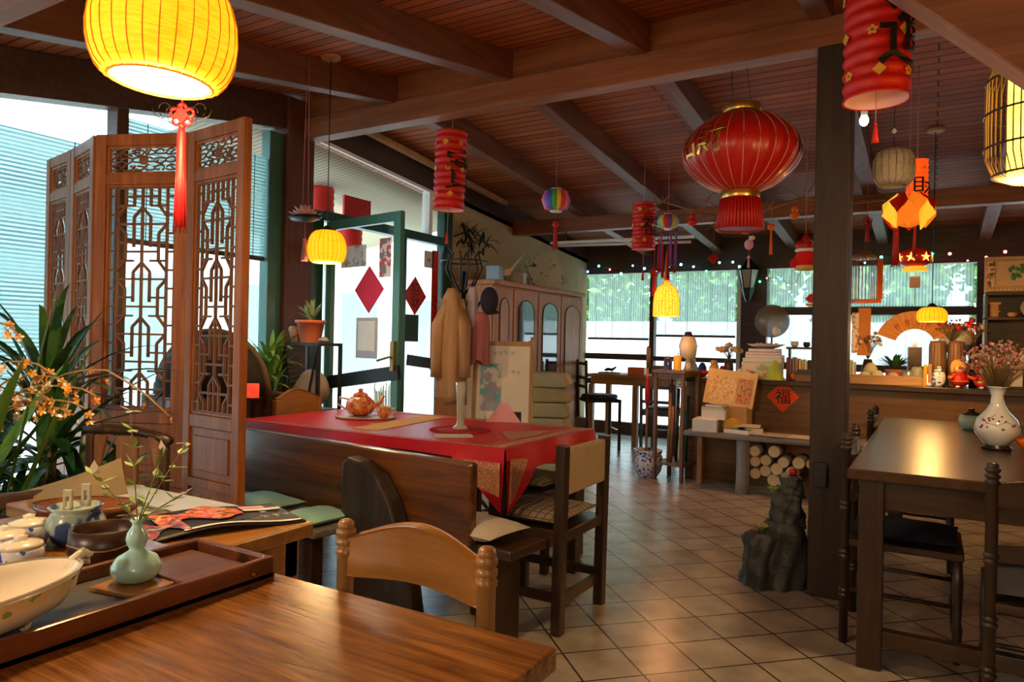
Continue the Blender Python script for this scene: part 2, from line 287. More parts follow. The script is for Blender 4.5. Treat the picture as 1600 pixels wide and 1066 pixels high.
m = MB(); m.box(-.515, -.355, 3.765, 3.925, 0, 2.7); p_ = struct('pillar', m, M_['pillar'], .008)
m = MB(); m.bar((-.448, 2.3, 2.701), (1.272, 2.3, 1.051), .12, .22); trim(m, 'beam')          # slanting brace right of the pillar
m = MB(); m.box(1.25, 1.37, 2.24, 2.36, 0, 2.77); trim(m, 'pillar')
# left window wall (X = -4.13)
X0 = -4.13
struct('wall_left', MB().box(X0 - .1, X0, -2.7, 3.62, 0, .33), M_['ochre'])
def lintel(y0, y1, z_in, th=.0, m='trim', x1=X0 + .03):
    mb = MB(); vs = [(x, y, z) for y in (y0, y1) for z in (0, 1) for x in (X0 - .1, x1)]
    vs = [(x, y, (ceil(y) - .005) if z else z_in(y)) for x, y, z in vs]
    return trim(mb.add(vs, [(0, 2, 3, 1), (4, 5, 7, 6), (0, 1, 5, 4), (2, 6, 7, 3), (0, 4, 6, 2), (1, 3, 7, 5)]), m)
lintel(-2.7, 3.62, lambda y: 2.43 + .17 * (y - 1.79))
for y, w in ((-1.2, .07), (.3, .07), (2.42, .07)): trim(MB().box(X0 - .09, X0 + .02, y - w / 2, y + w / 2, .33, 2.43 + .17 * (y - 1.79) + .02), 'trim')
trim(MB().box(X0 - .1, X0 + .06, 3.62, 3.88, 0, 2.98), 'red', .01)                   # red-brown corner post
trim(MB().box(X0 - .12, X0 + .06, -2.7, 3.62, .33, .39), 'trim')
trim(MB().box(X0 - .08, X0 + .01, 3.50, 3.62, .39, 2.7), 'greyblue')
m = MB(); m.box(X0 - .045, X0 - .035, -2.6, 3.6, .39, 2.3)
n_w = [0]
def pane(mb):
    n_w[0] += 1; return struct('window_%d' % n_w[0], mb, M_['gl'])
for a, b in ((-2.6, -1.24), (-1.16, .26), (.34, 2.38), (2.46, 3.5)):
    zt = 2.43 + .17 * (a - 1.79); pane(MB().box(X0 - .05, X0 - .044, a, b, .39, zt))
# glazed door bay (Y 3.88 .. 5.72)
m = MB(); m.box(X0 - .06, X0 + .03, 3.90, 4.02, 0, 2.2); m.box(X0 - .06, X0 + .03, 5.60, 5.74, 0, 2.6); m.box(X0 - .06, X0 + .03, 4.02, 5.60, 2.13, 2.21)
m.box(X0 - .06, X0 + .03, 4.97, 5.04, 0, 2.13); m.box(X0 - .06, X0 + .03, 5.04, 5.60, .0, .1)
struct('door_1', m, M_['green'], .004)
pane(MB().box(X0 - .03, X0 - .024, 5.04, 5.60, .1, 2.13))
m = MB(); m.add([(X0 - .03, 3.90, 2.21), (X0 - .03, 5.60, 2.21), (X0 - .03, 5.60, ceil(5.6) - .25), (X0 - .03, 3.90, ceil(3.9) - .25), (X0 - .024, 3.90, 2.21), (X0 - .024, 5.60, 2.21), (X0 - .024, 5.60, ceil(5.6) - .25), (X0 - .024, 3.90, ceil(3.9) - .25)],
     [(0, 1, 2, 3), (7, 6, 5, 4), (0, 4, 5, 1), (1, 5, 6, 2), (2, 6, 7, 3), (3, 7, 4, 0)]); pane(m)
lintel(3.88, 9.0, lambda y: ceil(y) - .25, m='trim', x1=X0 + .0)
trim(MB().bar((X0 + .015, 3.9, ceil(3.9) - .275), (X0 + .015, 5.8, ceil(5.8) - .275), .025, .03), 'white')
trim(MB().bar((X0 + .12, 3.9, ceil(3.9) - .07), (X0 + .12, 6.6, ceil(6.6) - .07), .05, .05), 'tanx')
trim(MB().box(X0 - .06, X0 + .03, 5.36, 5.41, 2.21, 2.62), 'white')
struct('wall_left', MB().add([(x, y, z) for x in (X0 - .1, X0) for y, z in ((5.74, 0), (9.0, 0), (9.0, ceil(9) - .2), (5.74, ceil(5.74) - .2))], [(0, 1, 2, 3), (7, 6, 5, 4), (0, 4, 5, 1), (1, 5, 6, 2), (2, 6, 7, 3), (3, 7, 4, 0)]), M_['ochre'])
# far window wall (Y = 9)
YF = 9.0
struct('wall_far', MB().box(-2.04, 3.3, YF, YF + .1, 0, .74), M_['trim']); struct('wall_far', MB().box(-4.23, -2.04, YF, YF + .1, 0, .16), M_['trim'])
for a, b in ((-4.13, -3.215), (-3.15, -2.04)): struct('trim_70', MB().box(a, b, YF - .01, YF + .05, .66, .74), M_['trim'])
struct('wall_far', MB().box(-4.23, 3.3, YF - .02, YF + .1, 2.16, 2.68), M_['trim'])
for a, b in ((-3.215, -3.15), (-2.04, -1.74), (.39, .62), (2.0, 2.12), (3.1, 3.3)): trim(MB().box(a, b, YF - .03, YF + .08, .1, 2.17), 'trim')
for a, b, z0, z1 in ((-4.23, -3.2, 1.0, 1.08), (-3.19, -2.04, 1.0, 1.06), (-1.74, .39, 1.60, 1.68), (-1.74, .39, .95, 1.02)): trim(MB().box(a, b, YF - .02, YF + .06, z0, z1), 'trim')
trim(MB().box(-2.09, -2.04, YF - .04, YF + .02, .74, 2.16), 'white')
for a, b in ((-4.13, -3.215), (-3.15, -2.04), (-1.74, .39), (.62, 2.0), (2.12, 3.1)): pane(MB().box(a, b, YF + .03, YF + .036, .74, 2.16))
for a, b in ((-4.13, -3.215), (-3.15, -2.04)): pane(MB().box(a, b, YF + .03, YF + .036, .16, .66))
# right and near sides: solid walls that shut out daylight
struct('wall_right', MB().box(3.2, 3.3, -.6, 9.0, 0, 2.9), wood('wall_boards', (.1, .04, .02), (.24, .1, .045), 'Z', .8, .5)); struct('wall_right', MB().box(3.2, 3.3, -2.7, -.6, 0, 2.3), M_['ochre'])
struct('wall_near', MB().box(-4.23, 3.3, -2.7, -2.6, 0, 2.1), M_['ochre'])
for y in (-2.65, -.65): trim(MB().box(3.2, 3.3, y - .05, y + .05, .9, 2.4), 'trim')
# bamboo roller blinds
blm = stripes('bamboo_blind', (.26, .44, .45), (.50, .70, .70), 26, 'Z', .8, .4, .3, alpha=.86, transl=.75, gaps=14)
blf = stripes('reed_blind', (.5, .58, .52), (.8, .88, .86), 20, 'X', .8, .35, .6, alpha=.5, transl=.7, gaps=-22)
def blind(nm, label, loc, w, z0, z1, axis, m, grp, bar='dark'):
    t = thing(nm, label, 'blind', loc, 0, grp)
    f = (lambda a, b, c, d, e, g: MB().box(c, d, a, b, e, g)) if axis == 'Y' else (lambda a, b, c, d, e, g: MB().box(a, b, c, d, e, g))
    f(-w / 2, w / 2, -.002, .002, z0, z1).done('slats', m, t); f(-w / 2, w / 2, -.012, .012, z0 - .025, z0 + .005).done('bottom_bar', bar, t, .003)
    mm = MB()
    for k in (-.38, -.1, .2, .4):
        p = (k * w, .006) if axis == 'X' else (.006, k * w)
        mm.cyl((p[0], p[1], z0), (p[0], p[1], z1), .0025, n=5)
    mm.done('cord', 'ink', t); return t
blind('roller_blind', 'tall bamboo blind lowered almost to the sill left of the screen', (X0 - .02, 1.36, 0), 2.02, .85, 2.28, 'Y', blm, 'bamboo blinds on the left windows')
blind('roller_blind', 'half-raised bamboo blind between folding screen and red-brown post', (X0 - .02, 2.98, 0), 1.02, 1.78, 2.5, 'Y', blm, 'bamboo blinds on the left windows')
blind('roller_blind', 'bamboo blind farthest from the folding screen on the left window wall', (X0 - .02, -.4, 0), 1.3, .9, 2.0, 'Y', blm, 'bamboo blinds on the left windows')
for lab, a, b, z0, z1 in (('reed blind in the window next to the cherry cabinet', -4.1, -3.23, 1.29, 2.15), ('reed blind in the window behind the rattan bell lamp', -3.13, -2.11, 1.34, 2.15),
                          ('reed blind above the middle bar behind the pillar', -1.72, .37, 1.69, 2.15), ('pale blind below the middle bar behind the paper fan', -1.72, .37, 1.03, 1.59)):
    blind('reed_blind', lab, ((a + b) / 2, YF - .0, 0), b - a, z0, z1, 'X', blf, 'reed blinds on the far windows')
# ---------------------------------------------------------------- outside
struct('ground', MB().box(-40, 40, -30, 60, -.3, -.12), mat('paving_pale', (.62, .6, .56), .9))
struct('exterior_wall', MB().box(-9.2, -9, -6, 14, -.2, 3.0), mat('render_white', (.85, .86, .86), .9))
struct('exterior_wall', MB().box(-9, 6, 12.2, 12.4, -.2, 1.62), mat('render_white2', (.8, .82, .84), .9))
m = MB()
for k in range(9): m.box(-8.98, -8.9, -5.5 + k * 2.1, -4.6 + k * 2.1, .6, 2.0)
struct('exterior_shutters', m, mat('shutter_teal', (.35, .5, .5), .6))
lf = spots('hedge_leaf', (.16, .42, .07), [(.38, .62, .14), (.06, .2, .05)], 5, .6, .5)
def hedge(nm, lab, x0, x1, y0, y1, z0, z1, n, seed):
    rr = random.Random(seed); mb = MB(); mb2 = MB()
    t = thing(nm, lab, 'tree', ((x0 + x1) / 2, (y0 + y1) / 2, -.12)); cxm, cym = (x0 + x1) / 2, (y0 + y1) / 2
    for k in range(n):
        a, b, c_ = rr.uniform(-1, 1), rr.uniform(-1, 1), rr.uniform(-1, 1)
        d = math.sqrt(a * a + b * b + c_ * c_)
        if d > 1: a, b, c_ = a / d, b / d, c_ / d
        p = Vector((a * (x1 - x0) / 2, b * (y1 - y0) / 2, (z0 + z1) / 2 + .12 + c_ * (z1 - z0) / 2)); s_ = rr.uniform(.08, .16)
        u = Vector((rr.gauss(0, 1), rr.gauss(0, 1), rr.gauss(0, 1))).normalized(); w = u.cross(Vector((rr.gauss(0, 1), rr.gauss(0, 1), rr.gauss(0, 1)))).normalized()
        mb.add([p - u * s_, p + w * s_ * .5, p + u * s_, p - w * s_ * .5], [(0, 1, 2, 3)])
    o = mb.done('foliage', lf, t)
    mb2.tube([(0, 0, 0), (.05, .02, z0 + .2), (0, .05, (z0 + z1) / 2)], [.09, .07, .03]); mb2.tube([(.03, 0, z0), (.3, .1, z0 + .7)], .03); mb2.done('trunk', 'stem', t)
for k, (a, b, lab) in enumerate(((-7.4, -4.4, 'leafy tree outside the window beside the cabinet'), (-4.3, -2.05, 'leafy tree outside the window behind the rattan lamp'), (-1.95, .3, 'leafy tree outside the window left of the wooden pillar'), (.4, 3.0, 'leafy tree outside the window right of the wooden pillar'))):
    hedge('tree', lab, a, b, 13.0, 14.6, 1.3, 4.4, 2600, k)
for k, (a, b, lab) in enumerate(((-9.5, -5.6, 'tall tree in the back row outside, behind the cabinet'), (-5.5, -2.6, 'tall tree in the back row outside, behind the rattan lamp'), (-2.5, .2, 'tall tree in the back row outside, left of the pillar'), (.3, 3.4, 'tall tree in the back row outside, right of the pillar'))):
    hedge('tree', lab, a, b, 15.0, 17.4, .8, 6.2, 3400, k + 10)
t = thing('awning', 'beige canvas awning outside above the open door', 'awning', (-4.3, 4.9, 2.62)); MB().grid(lambda u, v: (-2.2 * u, -1.6 + 3.2 * v, -.30 * u + .22 - .10 * (v * 3.2)), 8, 8).done('canvas', stripes('awning_canvas', (.55, .47, .36), (.75, .68, .55), 14, 'Y', .8, .5, .5, alpha=.96, transl=.5), t, solid=.01)
for y in (-1.5, 1.4): MB().cyl((-2.1, y, -2.74), (-2.1, y, 0), .03).done('post', 'white', t)
for k in range(2):
    t = thing('paper_lantern', ['red cylinder lantern outside above the open door', 'smaller red lantern outside beside the door head'][k], 'lantern', (-4.9 - k * .15, [4.75, 5.3][k], [2.3, 2.12][k]), group='lanterns hanging outside the door')
    m = MB(); m.lathe([(.12 + .008 * (i % 2), .03 * i) for i in range(11)], n=16); m.done('shade', 'redp', t); MB().cyl((0, 0, .29), (0, 0, .36 + .10 * k), .004, n=5).done('cord', 'string', t)
tag(MB().box(-.16, .16, -.01, .01, -.1, .1).done('banner', 'redp'), 'red banner outside above the open door leaf', 'banner', loc=(-4.21, 4.50, 2.30), rz=R(90))

# ================================================================ folding screen
def leg_box(t, x, y, w, z1, m, nm='leg', d=None, rz=0):
    return MB().box(x - w / 2, x + w / 2, y - (d or w) / 2, y + (d or w) / 2, 0, z1).done(nm, m, t, .004)
sc_t = thing('folding_screen', 'tall teak folding screen with lattice panels by the left windows', 'folding screen', (0, 0, 0))
pts = [(-3.98, 1.96), (-3.63, 1.90), (-3.27, 1.81), (-2.84, 1.98), (-2.41, 1.94)]
def screen_panel(a, b, k):
    a = Vector((*a, 0)); b = Vector((*b, 0)); w = (b - a).length - .008; d = (b - a).normalized(); H = 2.11
    root = MB(); g = .052
    root.box(0, g, -.018, .018, 0, H); root.box(w - g, w, -.018, .018, 0, H)
    for z0, z1 in ((H - .05, H), (1.885, 1.93), (.82, .875), (.56, .60), (.1, .16)): root.box(g, w - g, -.016, .016, z0, z1)
    for (za, zb, g2) in ((1.93, H - .05, .012), (.875, 1.885, .012)):
        root.box(g, g + g2, -.01, .01, za, zb); root.box(w - g - g2, w - g, -.01, .01, za, zb); root.box(g, w - g, -.01, .01, za, za + g2); root.box(g, w - g, -.01, .01, zb - g2, zb)
    o = root.done('screen_panel', 'screen', sc_t, .003); o.matrix_local = Matrix.Translation(a + d * .004) @ Matrix.Rotation(math.atan2(d.y, d.x), 4, 'Z')
    if k == 0: o['label'] = 'lattice panel against the window wall'
    # lattice
    L = MB(); xa, xb, za, zb = g + .012, w - g - .012, .887, 1.873; cw = (xb - xa) / 8; nr = 24; ch = (zb - za) / nr; bt = .009
    def seg(x0, r0, x1, r1): L.bar((xa + x0 * cw, 0, zb - r0 * ch), (xa + x1 * cw, 0, zb - r1 * ch), .012, bt, up=(0, 0, 1) if r0 == r1 else (1, 0, 0))
    for x in (.04, 1, 4, 7, 7.96): seg(x, 0, x, nr)
    seg(0, .04, 8, .04); seg(0, nr - .04, 8, nr - .04)
    for p in range(0, nr, 6):
        for x, sgn in ((3, -1), (5, 1)):
            seg(x, p, x, p + .5) if p else seg(x, 0, x, 2)
            seg(x, p + 3.2, x, p + 6)
            seg(x, p + 3.2, 4, p + 2.2)          # pointed top of the long octagon
            seg(x, p + 6, x, min(nr, p + 6.3))
        for x, e in ((2, 1), (6, 7)):
            seg(x, p, x, p + 2); seg(x, p + 2, e, p + 3.2); seg(e, p + 4, x, p + 5); seg(x, p + 5, x, p + 6)
        for r in (1, 3, 5): seg(0, p + r, 1, p + r); seg(7, p + r, 8, p + r)
        for r in (2, 4, 6):
            if p + r < nr: seg(1, p + r, 3, p + r); seg(5, p + r, 7, p + r)
        seg(3, p + 4, 5, p + 4); seg(2, p + 1, 6, p + 1)
    L.done('lattice', 'lat', o)
    # carved scroll panel
    K = MB(); rr = random.Random(k); xa2, xb2, z2, z3 = g + .012, w - g - .012, 1.943, H - .062
    for i in range(6):
        for j in range(3):
            c = (xa2 + (i + .5) * (xb2 - xa2) / 6, z2 + (j + .5) * (z3 - z2) / 3); r0 = .013 + .004 * rr.random(); a0 = rr.uniform(0, 6)
            K.tube([(c[0] + (r0 + .0016 * q) * math.cos(a0 + q * .62) * 1.2, 0, c[1] + (r0 - .0008 * q) * math.sin(a0 + q * .62)) for q in range(10)], .0042, 5)
    for i in range(14):
        x = xa2 + rr.random() * (xb2 - xa2); z = z2 + .01 + rr.random() * (z3 - z2 - .02); K.tube([(x, 0, z), (x + rr.uniform(-.03, .03), 0, z + rr.uniform(-.02, .02)), (x + rr.uniform(-.05, .05), 0, z + rr.uniform(-.03, .03))], .004, 5)
    K.ell(((xa2 + xb2) / 2, 0, (z2 + z3) / 2), (.024, .008, .022), 10, 6); K.done('carving', 'lat', o)
    F = MB(); F.box(g, w - g, -.006, .006, .6, .82); F.box(g + .03, w - g - .03, -.012, .012, .635, .785); F.box(g, w - g, -.006, .006, .16, .56)
    for q in range(4): F.box(g + .02 + q * (w - 2 * g - .04) / 4 + .006, g + .02 + (q + 1) * (w - 2 * g - .04) / 4 - .006, -.011, .011, .2, .53)
    F.done('lower_board', 'screen', o, .004)
for k in range(4): screen_panel(pts[k], pts[k + 1], k)

# ================================================================ tables
t = thing('dining_table', 'honey oak table in the foreground holding the tea tray', 'table', (-1.2, .45, 0))
MB().box(-.75, .722, -.6, .512, .725, .76).done('tabletop', 'oak', t, .004)
MB().box(-.7, .672, .42, .45, .63, .725).done('apron', 'honey', t, .003); MB().box(.64, .665, -.55, .45, .63, .725).done('apron', 'honey', t, .003)
for x, y in ((.63, .42), (.63, -.5), (-.66, .42), (-.66, -.5)): leg_box(t, x, y, .065, .725, 'honeyz')
t = thing('side_table', 'honey pine table holding the lobster magazine beside the screen', 'table', (-1.8, 1.16, 0))
MB().box(-.42, .42, -.165, .18, .70, .738).done('tabletop', 'honey', t, .005); MB().box(-.4, .395, -.14, .15, .60, .70).done('apron', 'honey', t, .003)
for x, y in ((.37, .13), (.37, -.13), (-.37, .13), (-.37, -.13)): leg_box(t, x, y, .05, .70, 'honeyz')
tag(MB().box(-.3, .3, -.07, .07, 0, .006).done('table_runner', mat('pale_blue_runner', (.55, .66, .82), .5), bevel=.002), 'pale grey-blue placemat strip along the back of the magazine table', 'placemat', loc=(-1.85, 1.26, .738))
t = thing('dining_table', 'long table under the red damask cloth', 'table', (-2.42, 3.06, 0))
MB().box(-.84, .84, -.44, .44, .715, .75).done('tabletop', 'dark', t, .004); MB().box(-.78, .78, -.39, .39, .62, .715).done('apron', 'honey', t, .003)
for x, y in ((.79, .37), (.79, -.39), (-.79, .39), (-.79, -.39)): leg_box(t, x, y, .065, .715, 'darkz')
cl = thing('tablecloth', 'red damask cloth with patterned border draped over the long table', 'tablecloth', (-2.42, 3.06, 0))
m = MB(); m.box(-.86, .86, -.46, .46, .751, .758)
def drop(p0, p1, dep, nrm, n=24, seed=1):
    rr = random.Random(seed); ph = rr.uniform(0, 6)
    def fn(u, v):
        x = p0[0] + (p1[0] - p0[0]) * u; y = p0[1] + (p1[1] - p0[1]) * u; o = .012 * math.sin(u * 14 + ph) * v + .004 + .02 * v
        return (x + nrm[0] * o, y + nrm[1] * o, .757 - dep(u) * v)
    m.grid(fn, n, 6)
drop((.86, -.46), (.86, .46), lambda u: .10 + .17 * max(0, 1 - u * 4) + .02 * u, (1, 0), seed=2)
drop((-.86, -.46), (.86, -.46), lambda u: .05 + .22 * max(0, u * 7 - 6), (0, -1), 60, 3)
drop((-.86, .46), (.86, .46), lambda u: .14, (0, 1), seed=4); drop((-.86, -.46), (-.86, .46), lambda u: .12, (-1, 0), seed=5)
m.done('cloth', 'cloth', cl)
bd = spots('brocade_border', (.62, .45, .2), [(.14, .2, .07), (.7, .55, .4), (.55, .04, .05)], 170, .6, .5)
m = MB(); m.box(.775, .835, -.42, .44, .7585, .760); m.box(-.75, .835, -.44, -.425, .7585, .760); m.box(.735, .745, -.42, .44, .7585, .7597); m.box(-.8, .7, .38, .42, .7585, .76); m.done('border', bd, cl)
m = MB(); m.add([(.72, -.2, .7605), (.55, 0, .7605), (.72, .2, .7605), (.77, 0, .7605)], [(0, 1, 2, 3)]); m.add([(.888, -.46, .72), (.888, -.30, .70), (.89, -.42, .55), (.89, -.47, .52)], [(0, 1, 2, 3)])
m.add([(.60, -.484, .70), (.85, -.484, .70), (.86, -.50, .56), (.70, -.495, .60)], [(0, 1, 2, 3)]); m.done('motif', bd, cl)
tag(MB().box(-.08, .08, -.36, .36, 0, .003).done('table_runner', mat('ochre_runner', (.72, .45, .14), .7)), 'narrow ochre runner across the red cloth', 'table runner', loc=(-2.5, 3.07, .7585), rz=R(8))
# bench with a broad board back
t = thing('bench', 'dark wooden bench with a broad board back along the red table', 'bench', (-2.36, 2.40, 0), math.atan2(-.20, 1.68))
L_ = .85
m = MB(); m.box(-L_, L_, -.025, .025, .42, .745); m.done('backrest', 'bench', t, .012)
MB().box(-L_ + .02, L_ + .16, .03, .27, .385, .425).done('seat', 'dark', t, .008)
MB().box(-L_ + .02, L_ - .6, -.29, -.03, .395, .43).done('seat', 'grey', t, .008)
m = MB(); m.prism([(-.14, 0), (.33, 0), (.27, .3), (.22, .44), (.16, .56), (.08, .66), (-.02, .70), (-.10, .71), (-.135, .69), (-.14, .4)], .08, Matrix.Translation((.33, -.032, 0)) @ Matrix.Rotation(PI / 2, 4, 'X')); m.done('support', wood('bark_brown', (.02, .012, .009), (.06, .04, .032), 'Z', 1, .4, bump=.8), t, .014)
for x in (-.72, .86): MB().box(x - .035, x + .035, .05, .25, 0, .385).done('leg', 'darkz', t, .004)
for x in (-.78, .18): MB().box(x - .03, x + .03, -.27, -.21, 0, .395).done('leg', 'darkz', t, .004)
def cushion(nm, lab, loc, sx, sy, h, m_, rz=0, grp=None, tilt=None, tie=None):
    t = thing(nm, lab, 'cushion', loc, rz, grp); T = tilt or Matrix.Identity(4)
    MB().pillow((0, 0, h / 2), sx, sy, h, T).done('cover', m_, t)
    if tie:
        MB().box(-sx * .46, sx * .46, -sy * .46, sy * .46, h * .42, h * .5, T).done('seam', tie, t)
    return t
cushion('seat_cushion', 'mint green cushion on the bench nearest the screen', (-2.66, 2.26, .432), .34, .24, .05, 'mint', R(-7))
cushion('seat_cushion', 'mint green cushion beside the dark bench support', (-2.26, 2.21, .432), .22, .24, .05, 'mint', R(-7))
chk = brick('check_fabric', (.40, .34, .25), (.33, .28, .2), (.12, .09, .065), .038, .038, .004, rough=.9, bump=.1)
cushion('seat_cushion', 'off-white cushion at the near end of the bench', (-1.62, 2.42, .428), .44, .26, .08, 'offw', R(-7))
# chair with beige upholstered back at the end of the red table
def low_chair(label, loc, rz, back=True):
    t = thing('dining_chair', label, 'chair', loc, rz)      # faces -X in its own frame
    for y in (-.215, .215):
        MB().bar((0, y, 0), (.01, y, .79), .05, .045, up=(1, 0, 0)).done('leg', 'darkz', t, .004)
        MB().box(-.425, -.385, y - .02, y + .02, 0, .42).done('leg', 'darkz', t, .004)
        MB().box(-.4, 0, y - .012, y + .012, .13, .17).done('stretcher', 'dark', t, .003)
    MB().box(-.42, .02, -.2, .2, .38, .425).done('seat', 'dark', t, .004); MB().box(-.02, .0, -.2, .2, .10, .15).done('stretcher', 'dark', t, .003)
    if back: MB().box(-.012, .03, -.19, .19, .58, .775).done('backrest', 'beige', t, .01)
    return t
low_chair('dark chair with beige upholstered back at the end of the red table', (-1.325, 2.875, 0), 0)
cushion('seat_cushion', 'checked cushion on the beige-backed chair', (-1.53, 2.875, .427), .4, .42, .065, chk, 0)
low_chair('second dark chair tucked against the far side of the red table', (-1.95, 3.72, 0), R(90), False)
cushion('seat_cushion', 'checked cushion on the chair across the red table', (-1.95, 3.5, .427), .42, .4, .065, chk, 0)
# chair in the foreground
def turned(z1, r, rings, n=14, z0=0, kn=.006):
    pr = [(r, z0)]
    for z in rings: pr += [(r, z - .012), (r + kn, z - .008), (r + kn, z), (r - .002, z + .004), (r, z + .006)]
    pr += [(r, z1 - .012), (r * .9, z1 - .004), (r * .6, z1), (.0005, z1 + .001)]
    return pr
t = thing('dining_chair', 'honey pine chair with arched back rail tucked at the foreground table', 'chair', (-.816, 1.035, 0), R(0))
for x in (-.163, .163):
    m = MB(); m.lathe(turned(.865, .0165, [.808, .826, .845], kn=.003), n=18); o = m.done('back_post', 'honeyz', t); o.location = (x, 0, 0)
    MB().box(x - .018, x + .018, -.4, -.364, 0, .43).done('leg', 'honeyz', t, .003)
def crest(w, h0, h1, z, arch, th, n=16):
    mb = MB(); vs = []
    for i in range(n + 1):
        u = i / n; x = (u - .5) * w; e = math.sin(PI * u) ** 1.3; yb = .02 * math.sin(PI * u)
        for zv in (z + arch * .25 * e, z + h0 + arch * e):
            for y in (-th / 2 + yb, th / 2 + yb): vs.append((x, y, zv))
    fs = []
    for i in range(n):
        a = i * 4; b = a + 4; fs += [(a, b, b + 1, a + 1)[::-1], (a + 2, a + 3, b + 3, b + 2)[::-1], (a, a + 2, b + 2, b), (a + 1, b + 1, b + 3, a + 3)]
    fs += [(0, 1, 3, 2), (n * 4, n * 4 + 2, n * 4 + 3, n * 4 + 1)]
    return mb.add(vs, fs, False)
crest(.31, .072, 0, .762, .038, .02).done('top_rail', 'honey', t, .004)
MB().box(-.155, .155, -.008, .010, .60, .65).done('back_rail', 'honey', t, .003)
MB().box(-.18, .18, -.4, .0, .42, .445).done('seat', 'honey', t, .005); MB().box(-.15, .15, -.012, .012, .2, .23).done('stretcher', 'honey', t, .003)

# ---------------------------------------------------------------- dark table group on the right
t = thing('dining_table', 'long dark walnut table on the right with the plum-branch vase', 'table', (.3, 4.17, 0))
MB().box(-.57, .6, -1.2, 1.2, .725, .765).done('tabletop', 'darky', t, .006); MB().box(-.49, .55, -1.12, -1.09, .61, .725).done('apron', 'dark', t, .003); MB().box(-.49, -.46, -1.12, 1.1, .61, .725).done('apron', 'dark', t, .003)
for x, y in ((-.49, -1.1), (.55, -1.1), (-.49, 1.1), (.55, 1.1)): leg_box(t, x, y, .085, .725, 'darkz')
MB().box(-.45, .52, -1.13, -1.08, .09, .15).done('stretcher', 'dark', t, .004)
def ladder_chair(label, loc, rz, grp='turned dark chairs round the walnut table'):
    t = thing('dining_chair', label, 'chair', loc, rz, grp)     # back at y=0, faces +Y
    for x in (-.2, .2):
        m = MB(); m.lathe(turned(.87, .0175, [.2, .22, .36, .38, .56, .58, .81, .83, .85], kn=.005), n=14); o = m.done('back_post', 'darkz', t); o.location = (x, 0, 0)
        m = MB(); m.lathe([(.013, 0), (.017, .1), (.02, .14), (.014, .16), (.019, .3), (.014, .42)], n=12); o = m.done('leg', 'darkz', t); o.location = (x * .95, .4, 0)
        MB().cyl((x, 0, .22), (x * .95, .4, .22), .009).done('stretcher', 'darkz', t)
    crest(.375, .075, 0, .73, .02, .018).done('top_rail', 'dark', t, .003); crest(.375, .05, 0, .56, .01, .014).done('back_rail', 'dark', t, .003)
    MB().box(-.205, .205, -.01, .42, .40, .43).done('seat', 'dark', t, .005); MB().cyl((-.19, .4, .28), (.19, .4, .28), .009).done('stretcher', 'darkz', t); MB().cyl((-.19, .4, .16), (.19, .4, .16), .009).done('stretcher', 'darkz', t)
    MB().pillow((0, .21, .455), .39, .4, .05).done('seat_pad', 'navy', t)
    return t
ladder_chair('turned dark chair at the left side of the walnut table, nearest the camera', (-.30, 3.46, 0), R(-90))
ladder_chair('turned dark chair at the left side of the walnut table, farther from the camera', (-.30, 4.76, 0), R(-90))
ladder_chair('turned dark chair at the near end of the walnut table, back to the camera', (.37, 2.71, 0), 0)

# ---------------------------------------------------------------- dark armchair and its pillow
t = thing('armchair', 'dark rosewood armchair with straight top rail in front of the screen', 'armchair', (-2.20, 1.31, 0), R(22))
MB().tube([(-.155, .03, .905), (-.08, .05, .907), (0, .055, .905), (.08, .045, .896), (.155, .02, .882)], [.014, .016, .017, .016, .014], 8).done('top_rail', 'dark', t)
for x in (-.13, .13):
    MB().bar((x, .03, 0), (x, .03, .895), .026, .026).done('back_post', 'darkz', t, .005); sg = 1 if x < 0 else -1
    MB().prism([(0, 0), (.045 * sg, 0), (.03 * sg, -.05), (.016 * sg, -.14), (0, -.18)], .012, Matrix.Translation((x + .013 * sg, .038, .89)) @ Matrix.Rotation(PI / 2, 4, 'X')).done('bracket', 'stand', t, .002)
    MB().box(x - .015, x + .015, -.42, -.39, 0, .45).done('leg', 'darkz', t, .003)
MB().box(-.035, .04, .02, .034, .46, .89).done('splat', 'stand', t, .003); MB().box(-.145, .145, -.42, .045, .43, .46).done('seat', 'dark', t, .004)
MB().tube([(-.14, .03, .68), (-.18, -.1, .68), (-.20, -.25, .675), (-.20, -.42, .67)], .014, 8).done('armrest', 'dark', t)
cushion('pillow', 'olive linen pillow slumped on the dark armchair', (-2.15, 1.17, .46), .31, .27, .16, 'olive', 0, tilt=Matrix.Translation((0, 0, .21)) @ Matrix.Rotation(YAW, 4, 'Z') @ Matrix.Rotation(R(-20), 4, 'Y') @ Matrix.Rotation(R(84), 4, 'X') @ Matrix.Translation((0, 0, -.08)))
MB_ = MB().bar((-.45, 0, .71), (.28, 0, .735), .03, .045)
for x in (-.43, .26): MB_.bar((x, 0, 0), (x, 0, .72), .03, .03)
t = thing('railing', 'dark wooden rail behind the tea table, under the orchid', 'railing', (-2.34, .93, 0), R(60)); MB_.done('rail', 'dark', t, .006)

